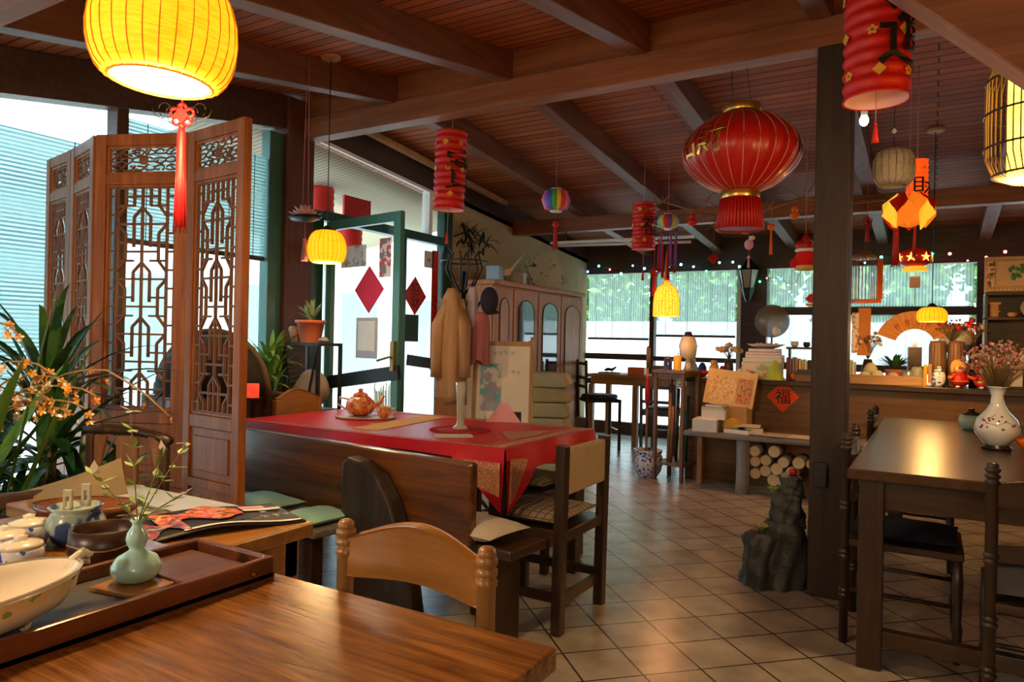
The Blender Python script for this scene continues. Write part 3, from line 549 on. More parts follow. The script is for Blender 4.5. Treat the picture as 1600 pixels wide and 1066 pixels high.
# ---------------------------------------------------------------- cabinet
t = thing('cabinet', 'tall cherry wood cabinet with arched doors along the left wall', 'cabinet', (-3.86, 6.62, 0))
MB().box(-.24, .22, -.85, 1.16, 0, 1.76).done('body', 'cab', t, .006); MB().box(-.25, .26, -.87, 1.18, 1.76, 1.81).done('cornice', 'cab', t, .01)
gd = mat('cabinet_glass', (.03, .05, .06), .05, spec=1, coat=1)
for k in range(4):
    y0, y1 = [(-.84, -.50), (-.48, .02), (.04, .56), (.58, 1.14)][k]; gl_ = k in (1, 2); rw = (y1 - y0) / 2 - .085
    d = MB().box(.221, .245, y0, y1, .06, 1.74).done('door', 'cab', t, .004)
    T = Matrix.Translation((.246, 0, 0)) @ Matrix(((0, 0, 1, 0), (1, 0, 0, 0), (0, 1, 0, 0), (0, 0, 0, 1)))
    arc = [(y0 + .09, .75), (y1 - .09, .75)] + [((y0 + y1) / 2 + rw * math.cos(a), 1.52 + .12 * math.sin(a)) for a in [PI * q / 8 for q in range(9)]]
    MB().prism(arc, .004, T).done('pane' if gl_ else 'panel', gd if gl_ else wood('cab_panel', (.56, .2, .045), (.8, .36, .1), 'Z', .7, .45, 0), d)
    ar2 = [Vector((.25, a, b)) for a, b in arc]; MB().tube(ar2 + [ar2[0]], .006, 5).done('moulding', 'dark', d)
    MB().prism([(y0 + .09, .14), (y1 - .09, .14), (y1 - .09, .66), (y0 + .09, .66)], .004, T).done('panel', 'cab_panel' in MC and MC['cab_panel'], d, .002)
    MB().ell((.258, y0 + .04 if k % 2 else y1 - .04, .95), .012, 8, 6).done('knob', 'gold', d)
# ---------------------------------------------------------------- back table and chairs
t = thing('dining_table', 'tan pine table by the far windows next to the cabinet', 'table', (-3.12, 8.28, 0))
MB().box(-.52, .62, -.32, .32, .80, .845).done('tabletop', 'tanx', t, .005); MB().box(-.48, .58, -.28, .28, .72, .80).done('apron', 'tanx', t, .003)
for x, y in ((-.47, -.27), (.1, -.27), (.57, -.27), (-.47, .27), (.57, .27)): leg_box(t, x, y, .065, .72, 'tan')
def side_chair(label, loc, rz, seat_z=.58, top=1.02):
    t = thing('dining_chair', label, 'chair', loc, rz, 'dark chairs by the far windows')
    for x in (-.19, .19):
        MB().bar((x, 0, 0), (x, -.03, top), .03, .03).done('back_post', 'darkz', t, .004); MB().box(x - .015, x + .015, .36, .39, 0, seat_z).done('leg', 'darkz', t, .003)
    for z in (top - .06, top - .22, top - .32): MB().box(-.19, .19, -.03, -.012, z, z + .035).done('back_rail', 'dark', t, .003)
    MB().lathe([(.2, 0), (.215, .015), (.2, .045), (.1, .055)], (0, .19, seat_z), 20).done('seat_pad', 'black', t); MB().box(-.18, .18, .0, .38, seat_z - .04, seat_z).done('seat', 'dark', t, .003)
    MB().box(-.19, .19, .365, .385, .2, .23).done('stretcher', 'dark', t); return t
side_chair('dark chair with round black seat turned towards the tan table', (-3.46, 7.50, 0), R(-50))
side_chair('dark chair behind the wooden plant stand at the tan table', (-2.6, 7.60, 0), R(0), .46, .78)

# ================================================================ lamps and lanterns
def cam_ang(x, y, off=0): return math.atan2(-y, -x) + R(off)
def shade(t, prof, m, nm='shade', nw=0, wr=.0015, wm='dark', n=40, solid=.0015):
    mb = MB(); mb.lathe(prof, n=n, cap=False); o = mb.done(nm, m, t, solid=solid)
    if nw:
        w = MB()
        for k in range(nw):
            a = 2 * PI * k / nw; w.tube([((r + .0012) * math.cos(a), (r + .0012) * math.sin(a), z) for r, z in prof], wr, 4)
        w = w.done('ribs', wm, t); w['kind'] = 'stuff' if nw > 100 else 'thing'; del w['kind']
    return o
amber = glow('amber_shade', (1, .50, .012), .62, (1, .36, .004), weave=26); ambrib = mat('amber_rib', (.45, .12, .01), .6, emit=(.8, .16, .004), es=.28); warm = glow('warm_inner', (1, .8, .45), 7, (1, .78, .4)); bulb = glow('bulb_glow', (1, .82, .5), 22, (1, .82, .5))
def pumpkin(label, loc, Rm, h, rb, nw, tilt=0, em=amber, group='amber fabric pendant lamps'):
    t = thing('pendant_lamp', label, 'lamp', loc, 0, group); H = ceil(loc[1]) - loc[2]
    pr = [(rb, 0)] + [(rb + (Rm - rb) * math.sin(PI / 2 * min(1, q * 1.0)), h * .42 * (1 - math.cos(PI / 2 * q))) for q in (.2, .4, .6, .8, 1)] + [(Rm * (1 - .55 * (1 - math.cos(PI / 2 * q))), h * .42 + h * .58 * math.sin(PI / 2 * q)) for q in (.2, .4, .6, .8, 1)]
    TM = Matrix.Rotation(tilt, 4, Vector((fw.x, fw.y, 0)))
    for o in (shade(t, pr, em), ):
        o.matrix_local = TM
    w = MB()
    for k in range(nw): a = 2 * PI * k / nw; w.tube([((r + .001) * math.cos(a), (r + .001) * math.sin(a), z) for r, z in pr], max(.0012, Rm * .009), 4)
    w.tube([(rb * math.cos(PI * q / 12), rb * math.sin(PI * q / 12), 0) for q in range(25)], Rm * .02, 5)
    o = w.done('ribs', ambrib, t); o.matrix_local = TM
    o = MB().lathe([(rb * .96, .003), (rb * .6, .006), (.001, .008)], n=24).done('diffuser', warm, t); o.matrix_local = TM
    o = MB().lathe([(Rm * .45, h), (Rm * .3, h + .012), (.012, h + .03)], n=20).done('cap', 'dark', t); o.matrix_local = TM
    MB().cyl((0, 0, h + .02), (0, 0, H), .003, n=6).done('cord', 'black', t); MB().lathe([(.055, H - .02), (.06, H - .006), (.06, H)], n=20).done('ceiling_rose', 'tanx', t)
    return t
pumpkin('big glowing yellow ribbed lamp hanging over the foreground table', (-1.56, 1.006, 1.805), .16, .26, .110, 30, R(2.5))
pumpkin('added yellow ribbed lamp out of view near the rear wall, warm fill on the window side', (-1.7, -.9, 1.72), .16, .26, .11, 20)  # unseen lamps, this and the next, added to warm the front of the room
pumpkin('added yellow ribbed lamp out of view near the rear wall, warm fill on the solid wall side', (.9, -1.2, 1.72), .16, .26, .11, 20)
pumpkin('small glowing yellow ribbed lamp hanging by the open door', (-3.125, 3.09, 1.665), .115, .19, .085, 26)
pumpkin('flat glowing yellow lamp hanging over the counter at the right', (-.01, 6.03, 1.425), .10, .105, .085, 22)
for x, y, z, e in ((-1.55, 1.0, 1.74, 14), (-.01, 6.03, 1.36, 6), (.3, 2.83, 1.70, 12), (-3.125, 3.09, 1.62, 5), (-1.94, 5.82, 1.42, 2.5), (-1.7, -.9, 1.66, 26), (.9, -1.2, 1.66, 18)):  # last two entries light the front from the added rear lamps
    ld = bpy.data.lights.new('lamp_light', 'POINT'); ld.energy = e; ld.color = (1, .5, .14) if y > 6 else (1, .62, .26) if y > 0 else (1, .78, .55); ld.shadow_soft_size = .06; lo = bpy.data.objects.new('lamp_light', ld); C.objects.link(lo); lo.location = (x, y, z)
# bamboo cage lamp, upper right
t = thing('pendant_lamp', 'bamboo cage lamp with glowing yellow drum at the upper right', 'lamp', (.285, 2.84, 1.775))
w = MB()
for k in range(44):
    a = 2 * PI * k / 44; pr = [(.08, .0), (.125, .02), (.148, .08), (.15, .2), (.148, .33), (.13, .385), (.03, .42)]; w.tube([(r * math.cos(a), r * math.sin(a), z) for r, z in pr], .0022, 4)
w.done('bars', 'brown', t); w = MB()
for z, r in ((.02, .127), (.11, .152), (.22, .153), (.33, .15)): w.tube([(r * math.cos(PI * q / 18), r * math.sin(PI * q / 18), z) for q in range(37)], .004, 5)
w.done('hoops', 'blk', t); MB().lathe([(.085, .005), (.088, .05), (.088, .36)], n=28, cap=False).done('drum_shade', glow('drum_glow', (1, .72, .08), 2.2, (1, .55, .03), weave=20), t, solid=.002)
MB().lathe([(.083, .012), (.001, .02)], n=20).done('diffuser', warm, t); MB().cyl((0, 0, .36), (0, 0, ceil(2.83) - 1.76), .003, n=6).done('cord', 'black', t)
# rattan bell lamp
t = thing('pendant_lamp', 'glowing orange rattan bell lamp in front of the far windows', 'lamp', (-1.94, 5.82, 1.455))
pr = [(.108, 0), (.11, .02), (.108, .12), (.1, .19), (.075, .245), (.035, .27), (.022, .30)]
shade(t, pr, glow('rattan_glow', (1, .36, .02), 1.35, (.7, .16, .01), weave=30), nw=24, wm=mat('rattan_rib', (.6, .25, .04), .6), n=30)
MB().ell((0, 0, .19), .035, 10, 8).done('bulb', bulb, t); MB().cyl((0, 0, .29), (0, 0, ceil(5.82) - 1.455), .003, n=6).done('cord', 'redf', t); MB().lathe([(.02, .29), (.024, .33), (.012, .5), (.006, .55)], n=10).done('neck', 'orange', t)
def tassel(t, x, y, z, L, r=.012, m='redf', knot=.018):
    MB().ell((x, y, z), knot, 10, 6).done('knot', m, t); g = MB(); g.lathe([(r * .5, 0), (r, -.02), (r * 1.15, -L * .5), (r * 1.3, -L)], (x, y, z), 12)
    for k in range(10): a = k * 2 * PI / 10; g.cyl((x + r * .8 * math.cos(a), y + r * .8 * math.sin(a), z - .03), (x + r * 1.5 * math.cos(a), y + r * 1.5 * math.sin(a), z - L * 1.05), .0016, n=4)
    g.done('tassel', m, t)
redl = mat('red_lantern_paper', (.68, .012, .008), .5); redin = mat('lantern_lining', (.9, .5, .5), .7)
def cyl_lantern(label, loc, r, h, nr, body, size, ang, str_len=.25, grp='red accordion lanterns', tilt=0, m=redl, tas=True, stacked=True):
    """loc = centre of the top rim"""
    t = thing('paper_lantern', label, 'lantern', loc, 0, grp); t.rotation_euler = (0, tilt, 0)
    pr = []
    for k in range(nr * 4 + 1): pr.append((r * (.955 + .05 * math.cos(PI * k / 2)), -h * k / (nr * 4)))
    MB().lathe(pr, n=32, cap=False).done('shade', m, t, solid=.001); MB().lathe([(.001, -.004), (r * .94, -.004)], n=24, cap=False).done('top_disc', m, t)
    MB().lathe([(r * .86, -.01), (r * .87, -h + .03), (r * .945, -h + .002)], n=28, cap=False).done('lining', redin, t)
    g = MB(); rr = random.Random(int(r * 1e4))
    for k in range(9):
        c = chars('◆' if k % 2 else '✿', r * .42, .001); wrap(c, r * 1.0, cam_ang(loc[0], loc[1], -75 + (k % 3) * 55 + (k // 3) * 12), -h * (.16 + .33 * (k // 3)), .004); g.add(c.v, c.f)
    g.done('gold_mark', 'goldp', t)
    if body:
        g = MB(); L = list(body)
        for i, ch in enumerate(L): c = chars(ch, size, .003); wrap(c, r, cam_ang(loc[0], loc[1], ang), -h * .5 + (len(L) / 2 - i - .5) * size * 1.02, .007); g.add(c.v, c.f)
        g.done('calligraphy', 'ink', t)
    zc = ceil(loc[1]) - loc[2]
    MB().cyl((0, 0, -.006), (0, 0, zc), .0028, n=5).done('cord', 'string', t)
    if tas: MB().cyl((0, 0, -h - str_len), (0, 0, -.01), .002, n=5).done('pull_cord', 'string', t); tassel(t, 0, 0, -h - str_len * .75, .07, .008, 'redp', .007)
    return t
cyl_lantern('red accordion lantern with black characters hanging near the open door', (-2.935, 4.075, 2.672), .112, .54, 11, '寶', .30, 52, .22, tilt=R(2))
cyl_lantern('small red accordion lantern with black writing, left of the bell lamp', (-2.115, 5.72, 2.40), .10, .385, 11, '福', .19, 38, .25)
cyl_lantern('large red accordion lantern with black character in front of the pillar', (-.21, 3.13, 2.66), .122, .465, 9, '進', .30, 66, .12)
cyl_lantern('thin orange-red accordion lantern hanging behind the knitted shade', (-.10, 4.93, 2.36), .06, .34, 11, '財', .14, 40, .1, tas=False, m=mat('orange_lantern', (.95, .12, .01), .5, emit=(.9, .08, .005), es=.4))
# great red silk lantern
loc = (-.915, 3.95, 2.055); t = thing('silk_lantern', 'great round red silk lantern with gold characters hanging from the ridge beam', 'lantern', loc)
pr = [(.095, 0)] + [(.095 + .222 * math.sin(PI * q / 14) ** .72, .425 * q / 14) for q in range(1, 14)] + [(.095, .425)]
nr_ = 24; mb = MB()
def gl_fn(u, v):
    k = v * 14; i = min(13, int(k)); f_ = k - i; r = pr[i][0] * (1 - f_) + pr[i + 1][0] * f_; z = pr[i][1] * (1 - f_) + pr[i + 1][1] * f_; a = u * 2 * PI; r *= 1 - .022 * abs(math.sin(a * nr_ / 2)) ** 2 * -1 - .02
    return (r * math.cos(a), r * math.sin(a), z)
mb.grid(gl_fn, nr_ * 6, 28); silk = mat('red_silk', (.5, .008, .006), .38, coat=.15, spec=.6); mb.done('silk_body', silk, t)
w = MB()
for k in range(nr_): a = 2 * PI * k / nr_; w.tube([((r * .985 + .001) * math.cos(a), (r * .985 + .001) * math.sin(a), z) for r, z in pr], .0016, 4)
w.done('ribs', mat('pale_rib', (.85, .5, .35), .4), t)
for z in (-.042, .425): MB().lathe([(.1, z), (.103, z + .004), (.103, z + .038), (.1, z + .042)], n=30).done('gold_collar', 'gold', t)
g = MB()
for k in range(40): a = 2 * PI * k / 40; g.cyl((.1 * math.cos(a), .1 * math.sin(a), -.04), (.12 * math.cos(a), .12 * math.sin(a), -.205), .008, .01, n=5)
g.lathe([(.1, -.04), (.116, -.2)], n=24); g.done('fringe', 'redf', t)
g = MB()
for ch, off in (('財', -30), ('招', -62)):
    c = chars(ch, .17, .002); a0 = cam_ang(loc[0], loc[1], off); vv = []
    for v in c.v:
        z = .235 + v[2]; k = z / .425 * 14; i = min(13, int(k)); r = pr[i][0] + (pr[i + 1][0] - pr[i][0]) * (k - i); vv.append(((r + .006 - v[1] * .3) * math.cos(a0 + v[0] / .3), (r + .006 - v[1] * .3) * math.sin(a0 + v[0] / .3), z))
    g.add(vv, c.f)
g.done('characters', 'gold', t); g = MB()
for s_ in (-1, 1): g.cyl((s_ * .05, 0, .46), (s_ * .04, -.08, 2.70 - loc[2]), .002, n=5)
g.done('cord', 'ink', t)
# rainbow honeycomb lantern and its banded neighbour
def segmented(label, loc, Rm, h, cols, name='paper_lantern', tas=.0, grp=None):
    t = thing(name, label, 'lantern', loc, 0, grp); n = len(cols)
    by = {}
    for k, c in enumerate(cols):
        a0 = 2 * PI * k / n; mb = by.setdefault(c, MB())
        mb.lathe([(Rm * .35, -h / 2), (Rm * .8, -h * .38), (Rm, 0), (Rm * .8, h * .38), (Rm * .35, h / 2)], n=4, a0=a0, a1=a0 + 2 * PI / n * .94, cap=False)
    for c, mb in by.items(): mb.done('petal', c, t, solid=.003)
    for z in (-h / 2, h / 2): MB().lathe([(Rm * .36, z - .006), (Rm * .42, z), (Rm * .36, z + .006)], n=16).done('rim', 'white' if n > 10 else 'gold', t)
    MB().cyl((0, 0, h / 2), (0, 0, ceil(loc[1]) - loc[2]), .002, n=5).done('cord', 'string', t)
    if tas: MB().cyl((0, 0, -h / 2 - tas), (0, 0, -h / 2), .002, n=5).done('tassel_cord', 'redf', t); tassel(t, 0, 0, -h / 2 - tas, .19, .013, 'redf', .026)
    return t
P_ = {k: mat('paper_' + k, c, .6) for k, c in dict(violet=(.3, .12, .6), blue=(.05, .15, .65), green=(.08, .5, .08), yellow=(.9, .7, .1), red=(.8, .05, .05), pink=(.85, .2, .4), cyan=(.2, .6, .8)).items()}
segmented('rainbow paper lantern with long red tassel', (-2.526, 4.896, 2.315), .115, .17, [P_[k] for k in ('violet', 'blue', 'green', 'yellow', 'red', 'pink') * 3], tas=.10)
t = segmented('small striped lantern with many dangling ribbons beside the red accordion lantern', (-1.875, 5.63, 2.22), .09, .12, [P_[k] for k in ('yellow', 'red', 'violet', 'yellow', 'cyan')] * 3)
for k in range(7): a = k * 2 * PI / 7; tassel(t, .07 * math.cos(a), .07 * math.sin(a), -.10 - .05 * (k % 3), .26, .008, 'redf' if k % 3 else P_['violet'], .011)
w = MB()
for k in range(7): a = k * 2 * PI / 7; w.cyl((.07 * math.cos(a), .07 * math.sin(a), -.10 - .05 * (k % 3)), (.03 * math.cos(a), .03 * math.sin(a), -.06), .0016, n=4)
w.done('threads', 'ink', t)
# knitted shade, faceted ball, star lantern
t = thing('knitted_shade', 'grey-beige knitted hanging lampshade right of the pillar', 'lampshade', (-.182, 3.958, 2.02))
shade(t, [(.06, 0), (.088, .03), (.092, .08), (.09, .13), (.075, .165), (.03, .185), (.008, .19)], mat('macrame', (.42, .34, .27), .95, bump=1, bscale=60), nw=18, wr=.003, wm=mat('macrame_rib', (.36, .29, .23), .95), n=28, solid=.003)
MB().cyl((0, 0, .185), (0, 0, ceil(3.958) - 2.02), .0025, n=5).done('cord', 'ink', t); MB().prism([(0, -.015), (.012, 0), (0, .015), (-.012, 0)], .008, TR((0, 0, .27), 0, PI / 2)).done('bead', 'offw', t)
t = thing('paper_lantern', 'faceted red and yellow paper ball lantern under the knitted shade', 'lantern', (-.13, 4.56, 1.99))
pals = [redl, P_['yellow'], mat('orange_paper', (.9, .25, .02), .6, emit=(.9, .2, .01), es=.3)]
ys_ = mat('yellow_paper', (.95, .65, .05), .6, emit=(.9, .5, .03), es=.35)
for k in range(8):
    a0 = 2 * PI * k / 8
    for j, (za, zb, zc_) in enumerate(((-.085, -.02, .045), (-.02, .045, .095))):
        r_ = lambda z: .125 * math.sqrt(max(.05, 1 - (z / .105) ** 2)); a = a0 + j * PI / 8; d_ = PI / 8
        pts4 = [(r_(za) * math.cos(a), r_(za) * math.sin(a), za), (r_(zb) * 1.05 * math.cos(a + d_), r_(zb) * 1.05 * math.sin(a + d_), zb), (r_(zc_) * math.cos(a), r_(zc_) * math.sin(a), zc_), (r_(zb) * 1.05 * math.cos(a - d_), r_(zb) * 1.05 * math.sin(a - d_), zb)]
        MB().add([tuple(Vector(p) * 1.12) for p in pts4], [(0, 1, 2, 3)]).done('facet', [redl, ys_][(k + j) % 2] if k % 3 else pals[2], t, solid=.004)
MB().ell((0, 0, 0), (.1, .1, .085), 14, 10).done('core', pals[2], t); MB().cyl((0, 0, .08), (0, 0, ceil(4.55) - 1.99), .002, n=5).done('cord', 'string', t)
tassel(t, -.06, -.03, -.10, .2, .014, 'redf', .015); tassel(t, .03, .02, -.09, .16, .006, 'redf', .01)
t = thing('paper_lantern', 'small red pumpkin lantern with glowing stars and hanging card', 'lantern', (-.105, 5.165, 1.80))
MB().lathe([(.04, -.06), (.085, -.035), (.092, 0), (.085, .035), (.045, .055)], n=14).done('shade', redl, t)
g = MB()
for k in range(7): c = chars('★', .07, .002); wrap(c, .09, k * 2 * PI / 7, 0, .006); g.add(c.v, c.f)
g.done('star', glow('star_glow', (1, .6, .1), 1.2), t); MB().lathe([(.07, -.085), (.075, -.07), (.05, -.055)], n=14).done('base_rim', ys_, t); MB().cyl((0, 0, .05), (0, 0, ceil(5.165) - 1.80), .002, n=5).done('cord', 'string', t)
MB().box(-.03, .03, -.004, .004, -.19, -.12).done('card', mat('peach_card', (.8, .45, .3), .7), t); MB().cyl((0, 0, -.3), (0, 0, -.08), .0018, n=5).done('card_cord', 'redf', t)
# knots, tassels, small ornaments
def knot(label, loc, L, w=.05, grp=None, m='redf', up=None, curls=False):
    t = thing('knot_tassel', label, 'ornament', loc, 0, grp); T = Matrix.Rotation(YAW, 4, 'Z'); g = MB()
    for a, b in ((0, 0), (.4, .2), (-.4, .2), (0, .45), (.28, -.22), (-.28, -.22)):
        g.tube([tuple(T @ Vector(((a + .22 * math.cos(q * PI / 6)) * w, 0, (b + .22 * math.sin(q * PI / 6)) * w))) for q in range(13)], w * .09, 6)
    g.prism([(0, -w * .45), (w * .4, 0), (0, w * .45), (-w * .4, 0)], w * .12, T @ TR((0, 0, w * .05), 0, PI / 2)); g.done('knot', m, t)
    MB().cyl((0, 0, w * .5), (0, 0, (up or ceil(loc[1])) - loc[2]), .0022, n=5).done('cord', m, t)
    tassel(t, 0, 0, -w * .5, L, w * .22, m, w * .2)
    if curls:
        w_ = MB()
        for sx in (-1, 1):
            for k in range(3): w_.tube([tuple(T @ Vector((sx * (.01 + .02 * k + (.012 + .002 * q) * math.cos(q * .7)), 0, .01 * k + (.012 + .002 * q) * math.sin(q * .7)))) for q in range(10)], .0012, 4)
        w_.done('wire_curls', 'black', t)
    return t
knot('long red tassel with wire curls hanging in front of the folding screen', (-1.735, 1.18, 1.80), .27, .05, curls=True)
knot('small red knot and tassel just right of the pillar', (-.41, 5.565, 2.11), .11, .05)
knot('red knot and tassel hanging left of the bell lamp', (-2.08, 5.9, 1.83), .16, .06)
t = thing('lotus_ornament', 'pink lotus ornament hanging by the red-brown post', 'ornament', (-3.2, 2.985, 1.93)); g = MB()
for k in range(24):
    a = k * 2 * PI / 8 + (k // 8) * .4; e = (.35, .8, 1.2)[k // 8]; l_ = (.105, .095, .085)[k // 8]; c_, s_ = math.cos(a), math.sin(a); w2 = .028
    P3 = lambda q, w: (c_ * l_ * q * math.cos(e) - s_ * w, s_ * l_ * q * math.cos(e) + c_ * w, l_ * q * math.sin(e) - .012)
    g.add([P3(.05, 0), P3(.5, -w2), P3(1, 0), P3(.5, w2), P3(.45, 0)], [(0, 1, 4), (1, 2, 4), (2, 3, 4), (3, 0, 4)], True)
g.done('petals', mat('lotus_pink', (.9, .5, .55), .6), t, solid=.002)
MB().lathe([(.001, -.035), (.075, -.028), (.105, -.012), (.12, .0), (.10, -.020), (.001, -.028)], n=20, sx=1, sy=.6).done('leaf', 'black', t)
w = MB(); w.cyl((-.025, 0, .02), (-.005, 0, ceil(2.985) - 1.93), .002, n=5); w.done('cord', 'string', t); w = MB(); w.cyl((.025, 0, .02), (.005, 0, ceil(2.985) - 1.93), .002, n=5); w.done('cord', 'string', t); MB().cyl((0, 0, -.14), (0, 0, -.02), .0018, n=5).done('tassel_cord', 'string', t); tassel(t, 0, 0, -.14, .12, .012, 'string', .012)
# dry branch with small gourds
br = thing('branch', 'dry twig branch strung under the roof behind the great red lantern', 'branch', (-1.1, 5.1, 2.2)); g = MB(); rr = random.Random(5)
main = [(-.55, -.25, .02), (-.3, -.15, -.06), (-.1, -.05, -.1), (.1, .05, -.03), (.3, .15, .05), (.55, .3, .02), (.8, .42, .06)]
g.tube(main, [.004, .006, .007, .009, .011, .014, .018], 6)
for k in range(26):
    i = rr.randint(0, 5); p = Vector(main[i]); q = p + Vector((rr.uniform(-.35, .1), rr.uniform(-.2, .15), rr.uniform(-.06, .16))); g.tube([p, (p + q) / 2 + Vector((0, 0, rr.uniform(-.03, .05))), q], [.004, .003, .0015], 4)
for sx in (0, .45): g.tube([(sx, sx * .5, 0), (sx, sx * .5, ceil(5.1 + sx * .5) - 2.21)], .002, 4)
g.done('twigs', 'twig', br)
def gourd_orn(label, loc, r, m, top, dbl=False, tl=0, grp='little gourds on the branch'):
    t = thing('gourd_ornament', label, 'ornament', loc, 0, grp); MB().ell((0, 0, 0), (r, r, r * .8), 12, 8).done('body', m, t)
    if dbl: MB().ell((0, 0, r * 1.25), r * .68, 10, 8).done('upper_body', m, t)
    MB().cyl((0, 0, r * .7), (0, 0, top - loc[2]), .0018, n=4).done('cord', 'string', t)
    if tl: tassel(t, 0, 0, -r * .9, tl, .007, m, .008)
for a in (('red double gourd ornament at the left tip of the branch', (-1.475, 4.96, 2.085), .034, 'redp', 2.2, True, 0), ('tiny red ball ornament between two gourds on the branch', (-1.31, 5.03, 2.05), .02, 'redf', 2.12, False, 0), ('orange ball ornament under the great red lantern', (-1.14, 5.08, 2.02), .03, 'orange', 2.11, False, 0),
          ('orange ball ornament with a long tassel', (-.98, 5.16, 2.05), .028, 'orange', 2.17, False, .16), ('orange pumpkin ornament at the right of the branch', (-.84, 5.22, 2.13), .034, 'orange', 2.24, True, 0)): gourd_orn(*a)
t = thing('heart_ornament', 'pink figure ornament with pale bow hanging below the branch', 'ornament', (-1.12, 5.12, 1.93)); MB().ell((0, 0, 0), (.032, .02, .038), 12, 8).done('body', 'pink', t); MB().ell((.02, 0, .045), (.022, .016, .018), 10, 6).done('bow', 'cream', t); MB().cyl((0, 0, .03), (0, 0, .17), .0018, n=4).done('cord', 'string', t); tassel(t, 0, 0, -.09, .07, .006, 'pink', .012); MB().cyl((0, 0, -.09), (0, 0, -.03), .0015, n=4).done('tassel_cord', 'string', t)
t = thing('diamond_ornament', 'small dark red diamond hanging left of the pink ornament', 'ornament', (-1.36, 5.1, 1.84), YAW); MB().prism([(0, -.04), (.04, 0), (0, .04), (-.04, 0)], .006, TR((0, 0, 0), 0, PI / 2)).done('diamond', 'redf', t); MB().cyl((0, 0, .035), (0, 0, .30), .0018, n=4).done('cord', 'redf', t)
t = thing('plush_toy', 'red plush figure with white trim hanging beside the pillar', 'toy', (-.72, 4.92, 1.79), YAW)
MB().ell((0, 0, 0), (.07, .05, .065), 14, 10).done('body', mat('plush_red', (.75, .01, .015), .95), t); MB().ell((-.01, 0, .085), (.055, .045, .045), 14, 8).done('head', 'redf', t); MB().lathe([(.055, .045), (.066, .055), (.055, .066)], n=16).done('trim', 'white', t); MB().lathe([(.05, .1), (.02, .14), (.004, .165)], n=12).done('hat', 'redf', t)
for x in (-.075, .075): MB().ell((x, 0, -.03 if x < 0 else .03), (.025, .022, .03), 10, 6).done('arm', 'plush_red' in MC and MC['plush_red'], t)
MB().lathe([(.068, -.045), (.06, -.07), (.02, -.075)], n=16).done('hem', mat('plush_gold', (.8, .5, .15), .9), t); MB().cyl((0, 0, .15), (0, 0, ceil(4.92) - 1.79), .0025, n=5).done('cord', 'string', t)
t = thing('fish_ornament', 'flat red paper fish hanging in front of the far window by the pillar', 'ornament', (-.96, 6.98, 1.66), YAW)
MB().prism([(-.06, 0), (-.02, .045), (.05, .05), (.1, .03), (.1, -.03), (.05, -.045), (-.03, -.03)], .01, TR((0, 0, 0), 0, PI / 2)).done('body', 'redp', t); MB().prism([(-.06, -.04), (.02, -.04), (.05, -.06), (-.05, -.065)], .012, TR((0, 0, 0), 0, PI / 2)).done('fin', 'goldp', t); MB().cyl((0, 0, .04), (0, 0, .85), .0015, n=4).done('cord', 'string', t)
# bird cage
t = thing('bird_cage', 'wooden bird cage hanging just right of the pillar', 'bird cage', (-.51, 6.67, 1.63), YAW); g = MB()
for k in range(7):
    for sy in (-1, 1): g.cyl((-.09 + .03 * k, sy * .09, 0), (-.09 + .03 * k, sy * .09, .34), .0035, n=5); g.cyl((sy * .09, -.09 + .03 * k, 0), (sy * .09, -.09 + .03 * k, .34), .0035, n=5)
g.done('bars', 'tan', t); MB().box(-.1, .1, -.1, .1, -.03, .0).done('base', 'orange', t, .004); MB().lathe([(.12, .34), (.1, .37), (.05, .40), (.008, .42)], n=4).done('roof', 'tanx', t); MB().cyl((0, 0, .42), (0, 0, ceil(6.67) - 1.635), .002, n=5).done('hook', 'black', t); MB().box(.06, .105, -.105, -.1, 0, .34).done('door', 'orange', t)
# spot lamp, wall lantern, fluorescent tube
t = thing('spot_lamp', 'small bulb, unlit but given a glow, on the roof beam right of the pillar', 'lamp', (-.40, 4.99, 2.66)); MB().cyl((0, 0, .03), (0, 0, ceil(4.99) - 2.66), .02, n=10).done('socket', 'white', t); MB().ell((0, 0, 0), (.028, .028, .036), 12, 8).done('bulb', glow('spot_glow', (1, .85, .6), 3), t)  # bulb itself is unlit; its brightness is put in as emission
t = thing('wall_lantern', 'black street-style lantern on the post between the far windows', 'lantern', (-1.93, 8.82, 2.03)); MB().lathe([(.07, -.11), (.115, .09), (.12, .1)], n=6, sm=False).done('glass_body', mat('frosted_glass', (.5, .5, .38), .2), t); MB().lathe([(.15, .1), (.13, .12), (.07, .18), (.02, .24), (.01, .27)], n=6, sm=False).done('roof', 'black', t); MB().lathe([(.02, -.28), (.05, -.22), (.08, -.12), (.07, -.11)], n=6, sm=False).done('base', 'black', t)
g = MB()
for k in range(6): a = k * PI / 3; g.bar((.072 * math.cos(a), .072 * math.sin(a), -.11), (.118 * math.cos(a), .118 * math.sin(a), .1), .01, .01)
g.tube([(0, 0, -.22), (0, .06, -.26), (0, .13, -.2), (0, .15, -.1)], .012, 6); g.done('frame', 'black', t)
t = thing('fluorescent_tube', 'long unlit white fluorescent tube under the far roof beam', 'lamp', (-2.85, 6.98, 2.27), R(4)); MB().cyl((-.75, 0, 0), (.75, 0, -.02), .014).done('tube', 'white', t); MB().box(-.78, .78, -.02, .02, .02, .045).done('fitting', 'white', t)
for x in (-.6, .6): MB().cyl((x, 0, .045), (x, 0, .155), .006, n=6).done('hanger', 'black', t)
